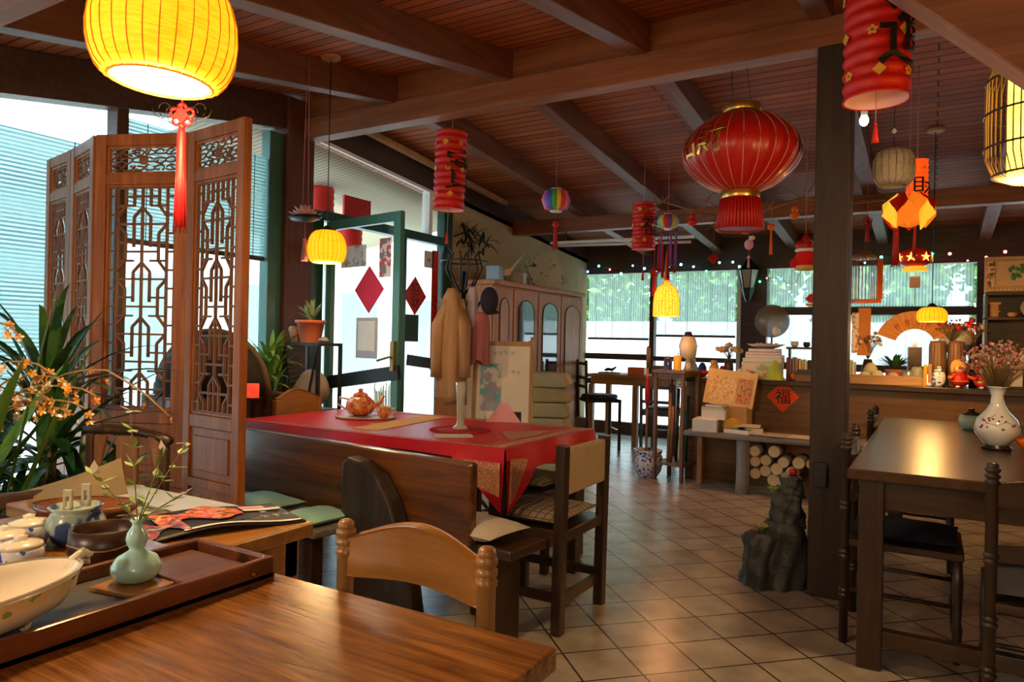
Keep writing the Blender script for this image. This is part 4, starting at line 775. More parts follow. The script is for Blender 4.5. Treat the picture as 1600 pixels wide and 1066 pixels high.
# string lights
t = thing('string_lights', 'coloured fairy lights strung along the top of the far windows', 'string lights', (0, 8.84, 2.16)); wire = []; rr = random.Random(3); cols = [glow('fairy_' + a, b, 5, b) for a, b in (('green', (.05, .9, .4)), ('blue', (.1, .25, 1)), ('red', (1, .1, .1)), ('cyan', (.3, .9, 1)))]
for k in range(60):
    x = -4.05 + 4.75 * k / 59; z = .05 + .05 * math.sin(k * .9) - (.22 if 28 <= k <= 33 else 0) + rr.uniform(-.03, .03); wire.append((x, .0, z))
    if k % 2 == 0 or 24 < k < 36: MB().ell((x, -.012, z - .012), rr.choice((.010, .014, .017)), 6, 5).done('bulb', cols[rr.randrange(4)], t)
MB().tube(wire, .003, 4).done('wire', 'black', t)

# ================================================================ things on the foreground tables
t = thing('tea_tray', 'long rosewood tea tray with raised board on the oak table', 'tray', (-1.185, .56, .76))
MB().box(-.115, .115, -.40, .38, 0, .012).done('base', 'tray', t)
for a in ((-.115, -.10, -.40, .38), (.10, .115, -.40, .38)): MB().box(a[0], a[1], a[2], a[3], .0, .042).done('rim', 'tray', t, .004)
for a in ((-.10, .10, .366, .38), (-.10, .10, -.40, -.386)): MB().box(a[0], a[1], a[2], a[3], .0, .042).done('rim', 'tray', t, .004)
MB().box(-.098, .098, -.38, .19, .012, .018).done('slate_insert', mat('slate', (.09, .09, .10), .35), t, .002); MB().box(-.085, .075, .215, .345, .012, .030).done('raised_board', wood('tray_board', (.09, .03, .015), (.2, .075, .03), 'Y', 1, .3), t, .003)
MB().ell((.116, .33, .02), .004, 8, 6).done('brass_pin', 'gold', t)
tag(MB().box(-.055, .055, -.055, .055, 0, .008).done('coaster', 'honey', bevel=.002), 'square honey wood coaster under the celadon gourd vase', 'coaster', loc=(-1.185, .745, .778), rz=R(10))
t = thing('gourd_vase', 'celadon double-gourd vase with a leafy sprig', 'vase', (-1.196, .744, .7865))
MB().lathe([(.02, 0), (.032, .004), (.0405, .018), (.0405, .028), (.032, .042), (.015, .052), (.0115, .056), (.0165, .065), (.018, .074), (.0155, .085), (.0085, .095), (.0085, .101), (.013, .108), (.0115, .108), (.006, .1)], n=32).done('body', 'celadon', t)
rr = random.Random(11); st = MB(); lv = MB(); fl = MB()
for dx, dz, L in ((-.01, 1, .20), (.05, .75, .17), (.035, .35, .10), (-.05, .6, .12), (.02, .9, .13)):
    d_ = Vector((dx * rt.x + .0, dx * rt.y, dz * .1)); d_ = (rt * dx * 9 + zz * dz + Vector((rr.uniform(-.15, .15), rr.uniform(-.15, .15), 0))).normalized(); pts_ = [Vector((0, 0, .1)) + d_ * L * q / 6 + Vector((0, 0, -.02 * (q / 6) ** 2 * abs(dx) * 10)) for q in range(7)]; st.tube(pts_, .0011, 5)
    for q in range(1, 7):
        for s_ in (-1, 1, .3):
            p = pts_[q]; o = Vector((rr.uniform(-1, 1), rr.uniform(-1, 1), rr.uniform(-.2, .8))).normalized(); w_ = o.cross(zz).normalized() * .0065; l_ = .019 + rr.random() * .01
            (fl if q == 6 and s_ != -1 else lv).add([p, p + o * l_ * .5 + w_, p + o * l_, p + o * l_ * .5 - w_], [(0, 1, 2, 3)])
st.done('stem', 'stem', t); lv.done('leaves', 'leaf2', t); fl.done('buds', 'cream', t)
t = thing('tureen', 'cream oval footed bowl with green and gold floral band on the tray', 'bowl', (-1.165, .475, .7785), R(12))
pr = [(.03, .010), (.07, .012), (.104, .026), (.115, .044), (.1175, .058), (.122, .072), (.116, .072), (.109, .058), (.08, .034), (.001, .024)]
MB().lathe(pr, n=48, sx=.72, sy=1.38, cap=False).done('body', 'cream', t)
MB().lathe([(.1160, .046), (.1182, .058), (.1212, .067)], n=48, sx=.722, sy=1.384, cap=False).done('floral_band', M_['tureen_band'], t)
MB().lathe([(.1215, .070), (.1232, .073), (.12, .0745)], n=48, sx=.722, sy=1.384, cap=False).done('gilt_rim', 'cream', t)
for s_ in (-1, 1): MB().tube([(0, s_ * .158, .056), (0, s_ * .17, .07), (0, s_ * .185, .078), (0, s_ * .197, .070), (0, s_ * .194, .058), (0, s_ * .186, .062)], [.010, .009, .008, .007, .006, .004], 8).done('handle', 'cream', t)
for a, b in ((-.035, -.06), (.035, -.06), (-.035, .06), (.035, .06)): MB().ell((a, b, .009), (.009, .009, .010), 8, 6).done('foot', 'cream', t)
t = thing('tea_bowl', 'brown lacquer bowl with dark inside and bamboo rim', 'bowl', (-1.41, .81, .76))
MB().lathe([(.045, 0), (.06, .004), (.065, .04), (.062, .074), (.057, .074), (.059, .04), (.045, .02), (.001, .018)], n=32, cap=False).done('body', wood('basket_brown', (.025, .011, .006), (.07, .028, .012), 'Z', 1, .35), t); MB().lathe([(.001, .05), (.058, .05)], n=24, cap=False).done('dark_water', 'navy', t)
MB().tube([(.064 * math.cos(k * PI / 12), .064 * math.sin(k * PI / 12), .045 + .004 * math.sin(k * PI / 4)) for k in range(25)], .0018, 5).done('rope', 'tan', t)
t = thing('tea_pot', 'blue and grey glazed pot with two upright slotted handles', 'pot', (-1.60, .855, .76), R(30))
MB().lathe([(.028, 0), (.042, .006), (.056, .03), (.058, .048), (.048, .068), (.044, .073), (.054, .082), (.050, .083), (.041, .073), (.001, .068)], n=36, cap=False).done('body', spots('pot_glaze', (.36, .45, .38), [(.03, .07, .2)], 9, .2, .5), t)
for y in (-.028, .036):
    g = MB(); g.box(-.010, -.003, y - .003, y + .003, .06, .11); g.box(.003, .010, y - .003, y + .003, .06, .11); g.box(-.010, .010, y - .003, y + .003, .108, .122); g.box(-.010, .010, y - .003, y + .003, .06, .085); g.done('handle', mat('pale_glaze', (.5, .5, .36), .3), t, .001)
for k, (x, y, z, lab) in enumerate(((-1.50, .70, .76, 'blue-white lidded cup in front of the others beside the cream bowl'), (-1.60, .715, .76, 'blue-white lidded cup at the left, partly behind its neighbour'), (-1.66, .79, .76, 'blue-white lidded cup nearest the glazed pot'))):
    if k == 0:
        cup = thing('tea_cup', lab, 'cup', (x, y, z), 0, 'blue-white cups left of the brown bowl')
        MB().lathe([(.022, 0), (.032, .003), (.04, .02), (.041, .042), (.0385, .046)], n=28).done('body', M_['blue_white'], cup); MB().lathe([(.0395, .046), (.036, .053), (.016, .058), (.010, .06), (.012, .066), (.001, .069)], n=28).done('lid', 'cream', cup)
    else: c = copy_tree(cup); c.location = (x, y, z); c['label'] = lab
t = thing('wooden_boat', 'carved reddish-brown wooden boat-shaped tray at the left edge', 'tray', (-1.86, 1.02, .738), R(32)); g = MB()
g.lathe([(.001, .0), (.07, .004), (.10, .03), (.105, .045), (.095, .04), (.06, .018), (.001, .014)], n=28, sx=1.25, sy=.75, cap=False); g.done('body', wood('reddish_log', (.12, .03, .012), (.34, .13, .05), 'X', .8, .25, .5), t)
MB().box(-.05, .02, -.03, .03, .02, .04).done('slate_lid', 'silver', t, .004)
# magazine
t = thing('magazine', 'open glossy magazine with a lobster photograph on the pine side table', 'magazine', (-1.58, 1.17, .738), R(70))
g = MB(); g.grid(lambda u, v: ((u - .5) * .42, (v - .5) * .24, .004 + .018 * math.sin(PI * min(1, u * 1.05)) ** 2 * (1 - .3 * v)), 14, 6); g.done('page', mat('page_black', (.012, .011, .012), .5), t, solid=.004)
def pz(u, v): return (.004 + .018 * math.sin(PI * min(1, u * 1.05)) ** 2 * (1 - .3 * v)) + .0035
def patch(nm, u0, u1, v0, v1, m, wob=0, seed=1):
    rr_ = random.Random(seed); g = MB()
    g.grid(lambda a, b: (lambda u, v: ((u - .5) * .42, (v - .5) * .24, pz(u, v) + .0006))(u0 + (u1 - u0) * a, v0 + (v1 - v0) * b + wob * math.sin(a * 9 + seed) * (b - .5)), 14, 4); return g.done(nm, m, t)
patch('lobster_photo', .22, .72, .38, .88, spots('lobster', (.75, .07, .01), [(.9, .25, .03), (.04, .015, .01), (.85, .6, .15)], 34, .3, .56), .25, 2)
patch('lobster_photo', .04, .34, .16, .55, spots('lobster_claw', (.55, .06, .02), [(.7, .45, .3), (.04, .02, .015)], 38, .3, .52), .3, 5)
patch('white_strip', .30, .98, .02, .08, 'paper'); patch('white_strip', .74, .98, .62, .72, 'paper'); patch('pink_strip', .74, .9, .74, .86, 'pink'); patch('barcode', .0, .09, .62, .82, stripes('barcode', (.9, .9, .9), (.03, .03, .03), 60, 'X', .5))
g = MB(); c = chars('~~~~~~', .028, .0004); g.add([(v[0] + .1, v[2] - .085, .0215 - .012 * max(0, v[0])) for v in c.v], c.f); g.done('lettering', 'white', t)
# on the red cloth
t = thing('tea_set', 'painted red and cream teapot on the red tablecloth', 'teapot', (-2.87, 3.13, .770)); MB().lathe([(.04, 0), (.065, .01), (.085, .045), (.08, .08), (.055, .105), (.04, .11)], n=28).done('body', M_['redpot'], t); MB().lathe([(.045, .11), (.04, .125), (.012, .135), (.016, .15), (.001, .158)], n=20).done('lid', M_['redpot'], t)
MB().tube([(.06 * rt.x, .06 * rt.y, .04), (.11 * rt.x, .11 * rt.y, .07), (.135 * rt.x, .135 * rt.y, .115)], [.018, .012, .008], 8).done('spout', M_['redpot'], t)
g = [(-.07 * rt.x, -.07 * rt.y, .09), (-.12 * rt.x, -.12 * rt.y, .1), (-.13 * rt.x, -.13 * rt.y, .06), (-.08 * rt.x, -.08 * rt.y, .03)]; MB().tube(g, .007, 7).done('handle', 'cream', t)
tag(MB().lathe([(.001, 0), (.17, 0), (.175, .008), (.165, .007), (.001, .004)], n=32, sy=.7).done('saucer', mat('brown_saucer', (.5, .3, .18), .4)), 'oval brown saucer under the painted teapot and cup', 'saucer', loc=(-2.80, 3.10, .7605), rz=YAW)
t = thing('tea_cup', 'small painted cup beside the teapot on the red cloth', 'cup', (-2.70, 3.14, .768)); MB().lathe([(.025, 0), (.035, .015), (.045, .06), (.042, .06), (.03, .02), (.001, .012)], n=20, cap=False).done('body', M_['redpot'], t); MB().tube([(.04 * rt.x, .04 * rt.y, .05), (.07 * rt.x, .07 * rt.y, .055), (.065 * rt.x, .065 * rt.y, .03), (.035 * rt.x, .035 * rt.y, .02)], .004, 6).done('handle', 'cream', t)
t = thing('doily', 'lacy dark red doily under the slim vase', 'doily', (-2.07, 3.0, .7585)); g = MB(); g.lathe([(.001, 0), (.14, 0), (.14, .003), (.001, .003)], n=30, cap=False)
for k in range(24): a = k * PI / 12; g.tube([((.14 + .016 * math.cos(q * PI / 4)) * math.cos(a) - .016 * math.sin(q * PI / 4) * math.sin(a), (.14 + .016 * math.cos(q * PI / 4)) * math.sin(a) + .016 * math.sin(q * PI / 4) * math.cos(a), .003) for q in range(9)], .003, 4)
g.done('lace', mat('dark_red_lace', (.4, .008, .02), .8), t)
t = thing('slim_vase', 'tall slim grey-green glass vase on the doily', 'vase', (-2.10, 3.04, .7615)); MB().lathe([(.04, 0), (.042, .006), (.02, .02), (.017, .05), (.02, .16), (.027, .24), (.023, .24), (.014, .06), (.001, .03)], n=20, cap=False).done('body', mat('vase_glass', (.50, .54, .50), .12, coat=.5), t)
tag(MB().prism([(-.1, 0), (.1, 0), (.02, .11), (-.02, .11)], .004, TR((0, 0, 0), 0, R(70))).done('folded_card', 'pink'), 'pink folded card standing at the far edge of the red table', 'card', loc=(-2.08, 3.44, .7595), rz=YAW)
tag(MB().prism([(-.09, -.06), (.09, -.06), (.09, .06), (-.09, .06)], .002).done('napkin', 'offw'), 'pale folded napkin on the red cloth near the runner', 'napkin', loc=(-1.97, 2.80, .759), rz=R(40))
# ---------------------------------------------------------------- open door leaf and things on the glass
hx = Vector((-4.085, 4.055, 0)); fx = Vector((-3.22, 3.905, 0)); dv = (fx - hx); DL = dv.length; an = math.atan2(dv.y, dv.x)
t = bpy.data.objects.new('door_2', None); C.objects.link(t); t.location = hx; t.rotation_euler = (0, 0, an); t['kind'] = 'structure'
g = MB(); g.box(0, .07, -.02, .02, .02, 2.12); g.box(DL - .075, DL, -.02, .02, .02, 2.12); g.box(.07, DL - .075, -.02, .02, 2.05, 2.12); g.box(.07, DL - .075, -.02, .02, .02, .16); g.done('frame', mat('door_green', (.06, .22, .19), .3), t, .003)
MB().box(.07, DL - .075, -.003, .003, .16, 2.05).done('glass', 'gl', t); MB().bar((.07, -.022, .87), (DL + .02, -.022, .985), .03, .10).done('push_bar', 'black', t, .004)
MB().box(DL - .055, DL - .015, -.05, -.02, .99, 1.2).done('lock_plate', mat('brass_old', (.35, .25, .1), .35, .8), t, .003); MB().tube([(DL - .035, -.03, 1.08), (DL - .035, -.07, 1.09), (DL - .16, -.075, 1.06)], .009, 6).done('lever', 'brass_old' in MC and MC['brass_old'], t)
def flat_on(parent, label, cat, name, x, z, w, h, m, grp=None, y=-.006, diamond=False, text=None, ts=.1, tm='ink', T=None):
    """paper stuck on glass: T is the plane's frame (X right, Z up, -Y to the viewer)"""
    t = thing(name, label, cat, (0, 0, 0), 0, grp); t.matrix_world = T @ Matrix.Translation((x, y, z))
    g = MB()
    if diamond: g.prism([(0, -h / 2), (w / 2, 0), (0, h / 2), (-w / 2, 0)], .003, Matrix.Rotation(PI / 2, 4, 'X'))
    else: g.box(-w / 2, w / 2, -.003, 0, -h / 2, h / 2)
    g.done('sheet', m, t)
    if text:
        g = MB()
        for i, ch in enumerate(text): c = chars(ch, ts, .001); g.add([(v[0], -.0045 + v[1] * .2, v[2] + (len(text) / 2 - i - .5) * ts * .95) for v in c.v], c.f)
        g.done('writing', tm, t)
    return t
DT = Matrix.Translation(hx) @ Matrix.Rotation(an, 4, 'Z')
flat_on(None, 'plain crimson paper diamond on the open door leaf', 'paper diamond', 'paper_diamond', DL * .60, 1.575, .34, .35, mat('crimson_paper', (.72, .02, .08), .7), T=DT, diamond=True)
flat_on(None, 'grey-framed notice on the open door leaf', 'notice', 'notice', DL * .58, 1.22, .25, .30, mat('notice_grey', (.5, .5, .58), .6), T=DT)
flat_on(None, 'white sheet inside the grey-framed notice', 'notice', 'notice_sheet', DL * .58, 1.235, .20, .22, 'paper', y=-.010, T=DT)
flat_on(None, 'red and white sticker near the top edge stile of the open door', 'sticker', 'sticker', DL * .80, 1.80, .13, .28, spots('sticker_print', (.85, .82, .82), [(.7, .05, .08), (.25, .2, .25)], 16, .5, .52), T=DT)
flat_on(None, 'pale photo print behind the small yellow lamp on the open door', 'poster', 'poster', DL * .38, 1.83, .30, .16, spots('poster_print', (.62, .66, .72), [(.4, .42, .45), (.75, .78, .82)], 8, .5, .5), T=DT)
ST = Matrix.Translation((X0 - .018, 0, 0)) @ Matrix.Rotation(R(90), 4, 'Z')      # sidelight glass: X runs along +Y
flat_on(None, 'red paper diamond with two black characters beside the door', 'paper diamond', 'paper_diamond', 5.22, 1.62, .34, .36, 'redp', T=ST, diamond=True, text='招財', ts=.13, y=-.004)
flat_on(None, 'dark green card under the red diamond beside the door', 'card', 'wall_card', 5.17, 1.32, .22, .25, 'grn', T=ST, y=-.003)
flat_on(None, 'white sheet at the top of the glazing beside the door', 'notice', 'notice', 5.42, 1.98, .14, .16, 'paper', T=ST, y=-.003, text='~', ts=.06)
flat_on(None, 'long vertical red banner with characters beside the door', 'banner', 'banner', 5.52, 1.50, .10, 1.15, 'redp', T=ST, y=-.003, text='~~~~', ts=.08)
tag(MB().bar((X0 + .04, 5.06, 1.03), (X0 + .04, 5.98, .93), .02, .10).done('push_bar', 'black', bevel=.004), 'black push bar across the fixed glazing beside the door', 'bar')
t = thing('straw_bundle', 'bundle of pale straw standing outside beside the door', 'straw bundle', (-4.55, 5.35, -.12)); g = MB(); rr = random.Random(4)
for k in range(90): a = rr.uniform(0, 6.28); r0 = rr.uniform(.02, .14); g.tube([(r0 * 1.1 * math.cos(a), r0 * 1.1 * math.sin(a), 0), (r0 * math.cos(a), r0 * math.sin(a), .6), (r0 * 1.2 * math.cos(a), r0 * 1.2 * math.sin(a), .86 + rr.uniform(-.05, .06))], .004, 4)
g.done('straw', mat('straw', (.7, .58, .36), .8), t)

# ---------------------------------------------------------------- plants at the left
def blade(g, b, d, L, w, droop, n=7, fold=.15):
    d = Vector(d).normalized(); b = Vector(b); sd_ = d.cross(zz)
    sd_ = sd_.normalized() if sd_.length > .01 else Vector((1, 0, 0)); vs = []; p = b.copy()
    for k in range(n + 1):
        u = k / n; ww = w * (math.sin(PI * (.12 + .88 * u)) ** .7) * (1 - .25 * u) if u < 1 else .001; dd = (d + Vector((0, 0, -droop * u * u * 2))).normalized(); up = sd_.cross(dd)
        vs += [p - sd_ * ww / 2 + up * ww * fold, p.copy(), p + sd_ * ww / 2 + up * ww * fold]; p = p + dd * L / n
    fs = []
    for k in range(n): a = k * 3; fs += [(a, a + 1, a + 4, a + 3), (a + 1, a + 2, a + 5, a + 4)]
    g.add(vs, fs, True)
def pot(t, r, h, m='terra', z=0):
    MB().lathe([(r * .72, z), (r * .95, z + h * .85), (r * 1.08, z + h * .86), (r * 1.1, z + h), (r, z + h), (r * .92, z + h * .9), (.001, z + h * .88)], n=26, cap=False).done('pot', m, t)
def dracaena(label, loc, canes, seed, nl=22, L=.5, w=.045, ph=.3, m=None):
    t = thing('potted_dracaena', label, 'plant', loc); rr = random.Random(seed); pot(t, .17, ph, 'blue_white'); g = MB(); c = MB()
    for (x, y, z) in canes:
        c.tube([(x * .3, y * .3, ph * .85), (x * .7, y * .7, (ph + z) / 2), (x, y, z)], [.022, .02, .016], 8)
        for k in range(nl): a = k * 2.4 + rr.uniform(-.3, .3); e = rr.uniform(-.1, 1.4); blade(g, (x, y, z - .10 * k / nl), (math.cos(a) * math.cos(e), math.sin(a) * math.cos(e), math.sin(e)), L * rr.uniform(.7, 1.1), w * rr.uniform(.7, 1.1), .25 + .5 * rr.random())
    c.done('cane', 'stem', t); g.done('leaves', m or 'leaf', t); return t
dk = spots('dark_leaf', (.015, .07, .03), [(.03, .12, .03), (.06, .16, .04)], 6, .35, .5)
dracaena('large dracaena with sword leaves between window and folding screen', (-2.88, 1.40, 0), [(-.05, .05, 1.02), (.14, -.02, .84), (-.12, -.12, .68), (.22, .05, .60), (.1, -.15, .5)], 1, 30, .46, .05, m=dk)
dracaena('smaller dark-leaved dracaena at the left edge, nearer the camera', (-2.92, .98, 0), [(0, 0, .85), (.14, .1, .60), (-.1, .1, .5), (.05, -.1, .45)], 2, 30, .42, .035, m=dk)
t = thing('orchid', 'drying orchid with arching stems of orange-yellow flowers', 'orchid', (-2.52, 1.00, -0.0)); pot(t, .11, .62, 'blue_white'); g = MB(); fl = MB(); f2 = MB(); rr = random.Random(9); lf_ = MB()
for k in range(7): a = k * .9; blade(lf_, (0, 0, .6), (math.cos(a), math.sin(a), 1.6), .62 + .1 * rr.random(), .06, .15)
blade(lf_, (.05, .1, .62), (.16, .35, 2.2), .78, .06, .02); blade(lf_, (.1, .1, .62), (.55, .5, 2), .62, .05, .1)
for (sx, top, ex) in ((.0, 1.11, .64), (.03, 1.06, .42), (-.02, 1.13, .30), (.01, 1.02, .40), (0, 1.24, .20), (.02, 1.0, .36), (-.01, 1.09, .36), (.02, 1.04, .30)):
    pts_ = []
    for q in range(13):
        u = q / 12; pts_.append(rt * (-.10 + (ex + .14) * u) + fw * (.05 * sx * 10 - .1 * u) + zz * (.6 + (top - .6) * min(1, math.sin(PI * .62 * u ** .8) * 1.02) - .10 * max(0, u - .75) * 4 * (ex > .5)))
    g.tube(pts_, .003, 5)
    for q in range(4, 13):
        for r_ in range(2 if ex < .6 or q > 11 else 1):
            if ex > .6 and rr.random() < .45: continue
            p = pts_[q] + Vector((rr.uniform(-.02, .02), rr.uniform(-.02, .02), rr.uniform(-.035, .005))); cc = Vector((rr.gauss(0, 1), rr.gauss(0, 1), rr.gauss(0, .6))).normalized()
            for s_ in range(5):
                a = s_ * 2 * PI / 5; e1 = cc.orthogonal().normalized(); e2 = cc.cross(e1); o_ = (e1 * math.cos(a) + e2 * math.sin(a)) + cc * .5; sdv = o_.cross(cc).normalized() * .0045; l_ = .0145
                (fl if rr.random() < .8 else f2).add([p, p + o_ * l_ * .6 + sdv, p + o_ * l_, p + o_ * l_ * .6 - sdv], [(0, 1, 2, 3)])
g.done('stems', 'stem', t); fl.done('flowers', mat('orchid_orange', (.72, .30, .03), .6), t); f2.done('pale_flowers', 'cream', t); lf_.done('leaves', mat('orchid_leaf', (.1, .26, .04), .4), t)
# ---------------------------------------------------------------- by the door: dome oven, rack, stones
t = thing('oven', 'black domed oven behind the folding screen', 'oven', (-3.80, 2.84, 0)); MB().box(-.28, .28, -.3, .3, 0, .86).done('stand', 'dark', t, .01)
MB().lathe([(.33, 0), (.325, .1), (.28, .22), (.19, .31), (.08, .355), (.001, .36)], (0, 0, .86), 32).done('dome', mat('oven_black', (.008, .008, .008), .85, bump=.2), t); g = MB(); g.tube([tuple(rt * (.335 * math.cos(PI * q / 20)) + zz * (.86 + .375 * math.sin(PI * q / 20)) - fw * .03) for q in range(21)], .026, 8); g.done('arch_rim', mat('arch_brown', (.09, .065, .035), .7), t)
t = thing('candle', 'bright red candle in front of the black oven', 'candle', (-3.40, 2.80, .52)); MB().cyl((0, 0, .34), (0, 0, .42), .035).done('wax', glow('red_candle', (1, .05, .02), .6), t); MB().lathe([(.05, -.52), (.05, -.50), (.012, -.48), (.012, .32), (.045, .34)], n=16).done('stand', 'dark', t)
t = thing('dining_chair', 'honey pine chair with scalloped back at the left end of the red table', 'chair', (-3.43, 3.17, 0), R(90))
for x in (-.17, .17): MB().box(x - .018, x + .018, -.02, .016, 0, .83).done('back_post', 'honeyz', t, .004)
crest(.33, .14, 0, .70, .05, .022).done('top_rail', 'honey', t, .004)
t = thing('plant_rack', 'black metal rack with crossed braces carrying the flower pot', 'rack', (-3.60, 3.45, 0), R(0)); w_, d_, h_ = .31, .20, 1.18
for x in (-w_ / 2, w_ / 2):
    for y in (-d_ / 2, d_ / 2): MB().box(x - .01, x + .01, y - .01, y + .01, 0, h_).done('leg', 'black', t)
for z in (h_ - .02, .72): MB().box(-w_ / 2, w_ / 2, -d_ / 2, d_ / 2, z, z + .02).done('shelf', 'black', t)
MB().bar((-w_ / 2, -d_ / 2 - .008, 1.16), (w_ * .1, -d_ / 2 - .008, .3), .008, .012).done('brace', 'black', t); MB().bar((w_ / 2, -d_ / 2 - .012, 1.16), (-w_ * .1, -d_ / 2 - .012, .3), .008, .012).done('brace', 'black', t)
def lump(name, label, cat, loc, r, m, seed, grp=None, am=.22, n=18, mm=12):
    rr = random.Random(seed); ks = [(Vector((rr.gauss(0, 1), rr.gauss(0, 1), rr.gauss(0, 1))), rr.uniform(0, 6)) for _ in range(5)]
    g = MB(); g.ell((0, 0, 0), 1, n, mm); vs = []
    for v in g.v: v = Vector(v); k = 1 + am * sum(math.sin(v.dot(a) * 1.7 + b) for a, b in ks) / 2.5; vs.append((v.x * k * r[0], v.y * k * r[1], max(-.8, v.z * k) * r[2] + r[2] * .8))
    g.v = vs; return tag(g.done(name, m), label, cat, grp, loc=loc)
lump('stone', 'big grey-brown stone on the middle shelf of the black rack', 'stone', (-3.60, 3.45, .742), (.15, .095, .13), 'stone', 3)
lump('stone', 'small pale stone beside the flower pot on the rack', 'stone', (-3.47, 3.42, 1.182), (.035, .03, .02), 'stone', 8)
t = thing('kraft_carton', 'brown carton standing under the stone in the black rack', 'carton', (-3.60, 3.45, 0)); MB().box(-.13, .13, -.085, .085, 0, .66).done('box', 'kraft', t, .003); MB().box(-.13, .13, -.09, -.086, .40, .46).done('tape', 'tan', t)
t = thing('potted_succulent', 'terracotta pot with spiky pale-green plant on the black rack', 'plant', (-3.625, 3.45, 1.182)); pot(t, .095, .15); g = MB(); rr = random.Random(2)
for k in range(22): a = k * 2.4; e = rr.uniform(.5, 1.5); blade(g, (.02 * math.cos(a), .02 * math.sin(a), .14 + .05 * rr.random()), (math.cos(a) * math.cos(e), math.sin(a) * math.cos(e), math.sin(e)), rr.uniform(.06, .14), .025, .2)
g.done('leaves', mat('grey_green_leaf', (.22, .36, .2), .5), t); MB().cyl((0, 0, .12), (-.01, 0, .24), .009).done('stem', 'stem', t)
t = thing('small_pot', 'brown woven pot left of the terracotta pot on the rack', 'pot', (-3.725, 3.42, 1.182)); MB().lathe([(.03, 0), (.045, .05), (.055, .09), (.045, .11), (.04, .1), (.001, .08)], n=18, cap=False).done('body', mat('woven_brown', (.3, .15, .08), .8, bump=.6, bscale=60), t)
t = thing('potted_fern', 'bushy bright-green potted plant between the oven and the rack', 'plant', (-3.84, 3.30, 0)); pot(t, .09, .84, 'terra'); g = MB(); rr = random.Random(6)
for k in range(120): a = rr.uniform(0, 6.28); e = rr.uniform(-.2, 1.5); blade(g, (.05 * math.cos(a), .05 * math.sin(a), .84 + rr.uniform(0, .3)), (math.cos(a) * math.cos(e), math.sin(a) * math.cos(e), math.sin(e)), rr.uniform(.1, .22), .035, .5, 4)
g.done('leaves', mat('fresh_leaf', (.22, .4, .1), .5), t)

# ---------------------------------------------------------------- coat stand, easel, cartons, cabinet top
t = thing('coat_stand', 'black coat stand with curved hooks beside the door', 'coat stand', (-2.95, 4.28, 0))
MB().cyl((0, 0, .05), (0, 0, 1.72), .018).done('pole', 'black', t); g = MB()
for k in range(6):
    a = k * PI / 3 + .3; c_, s_ = math.cos(a), math.sin(a); g.tube([(0, 0, 1.55), (.08 * c_, .08 * s_, 1.62), (.14 * c_, .14 * s_, 1.74), (.11 * c_, .11 * s_, 1.84), (.15 * c_, .15 * s_, 1.88)], .009, 6); g.tube([(0, 0, 1.42), (.09 * c_, .09 * s_, 1.42), (.13 * c_, .13 * s_, 1.50)], .008, 6)
g.done('hooks', 'black', t)
for k in range(4): a = k * PI / 2; MB().tube([(0, 0, .2), (.12 * math.cos(a), .12 * math.sin(a), .14), (.26 * math.cos(a), .26 * math.sin(a), .012)], .013, 6).done('foot', 'black', t)
g = MB(); g.tube([(.17 * math.cos(k * PI / 12), .17 * math.sin(k * PI / 12), 1.79) for k in range(25)], .006, 5); g.done('top_ring', 'black', t)
def garment(name, label, cat, loc, w, h, m, seed, sleeves=True, top=.3, dep=.10, flare=1.0, trim_=None):
    t = thing(name, label, cat, loc, YAW); rr = random.Random(seed); ph = rr.uniform(0, 6)
    def fn(u, v):
        a = 2 * PI * u; W_ = w / 2 * (top + (1 - top) * min(1, v * 3.2) ** .6) * (1 + (flare - 1) * v); f = 1 + .12 * math.sin(a * 5 + ph) * v + .06 * math.sin(a * 9) * v
        return (W_ * f * math.cos(a), dep * (.5 + .5 * v) * f * math.sin(a), -h * v - .02 * math.sin(a * 3 + ph) * v)
    g = MB(); g.grid(fn, 36, 14); g.done('body', m, t, solid=.004)
    if sleeves:
        for s_ in (-1, 1): MB().tube([(s_ * w * .25, -.02, -.08), (s_ * w * .44, -.03, -.25), (s_ * w * .47, -.04, -.5), (s_ * w * .45, -.045, -h * .78)], [.035, .05, .045, .05], 10).done('sleeve', m, t)
    return t
t = garment('coat', 'long beige-brown coat hanging on the coat stand', 'coat', (-2.92, 4.10, 1.58), .20, .80, wood('coat_tan', (.4, .24, .13), (.62, .42, .27), 'Z', .5, .9), 3)
MB().box(-.10, .10, -.09, -.04, -1.0, -.76).done('lining_hem', mat('brown_lace', (.35, .17, .1), .9, bump=1, bscale=80), t)
garment('scarf', 'dusty pink scarf hanging right of the beige coat', 'scarf', (-2.77, 4.24, 1.42), .13, .36, mat('dusty_pink', (.42, .16, .2), .9), 5, False, .6, .06)
garment('scarf', 'pale lilac scarf between the coat and the dark cap', 'scarf', (-2.83, 4.22, 1.60), .07, .30, mat('lilac', (.5, .46, .62), .9), 8, False, .6, .04)
t = thing('cap', 'dark navy cap hanging at the right of the coat stand', 'cap', (-2.70, 4.24, 1.50), YAW); MB().ell((0, 0, 0), (.065, .06, .10), 16, 10).done('crown', mat('navy_felt', (.02, .02, .06), .9), t); MB().ell((.03, -.01, -.08), (.045, .05, .015), 14, 6).done('brim', 'ink', t)
t = thing('easel_sign', 'white poster board on a pale wooden A-frame easel behind the red table', 'easel', (-2.68, 4.42, 0.0), R(27)); TA = Matrix.Rotation(R(-7), 4, 'X')
for x in (-.205, .205): MB().bar((x, -.14, 0), (x, 0, 1.25), .028, .022).done('leg', 'tan', t, .003)
for x in (-.19, .19): MB().bar((x, .38, 0), (x, .02, 1.22), .028, .022).done('leg', 'tan', t, .003)
g = MB(); g.box(-.19, .19, -.012, .012, .58, 1.19); f_ = g.done('board', 'white', t); f_.matrix_local = Matrix.Translation((0, -.145, 0)) @ TA
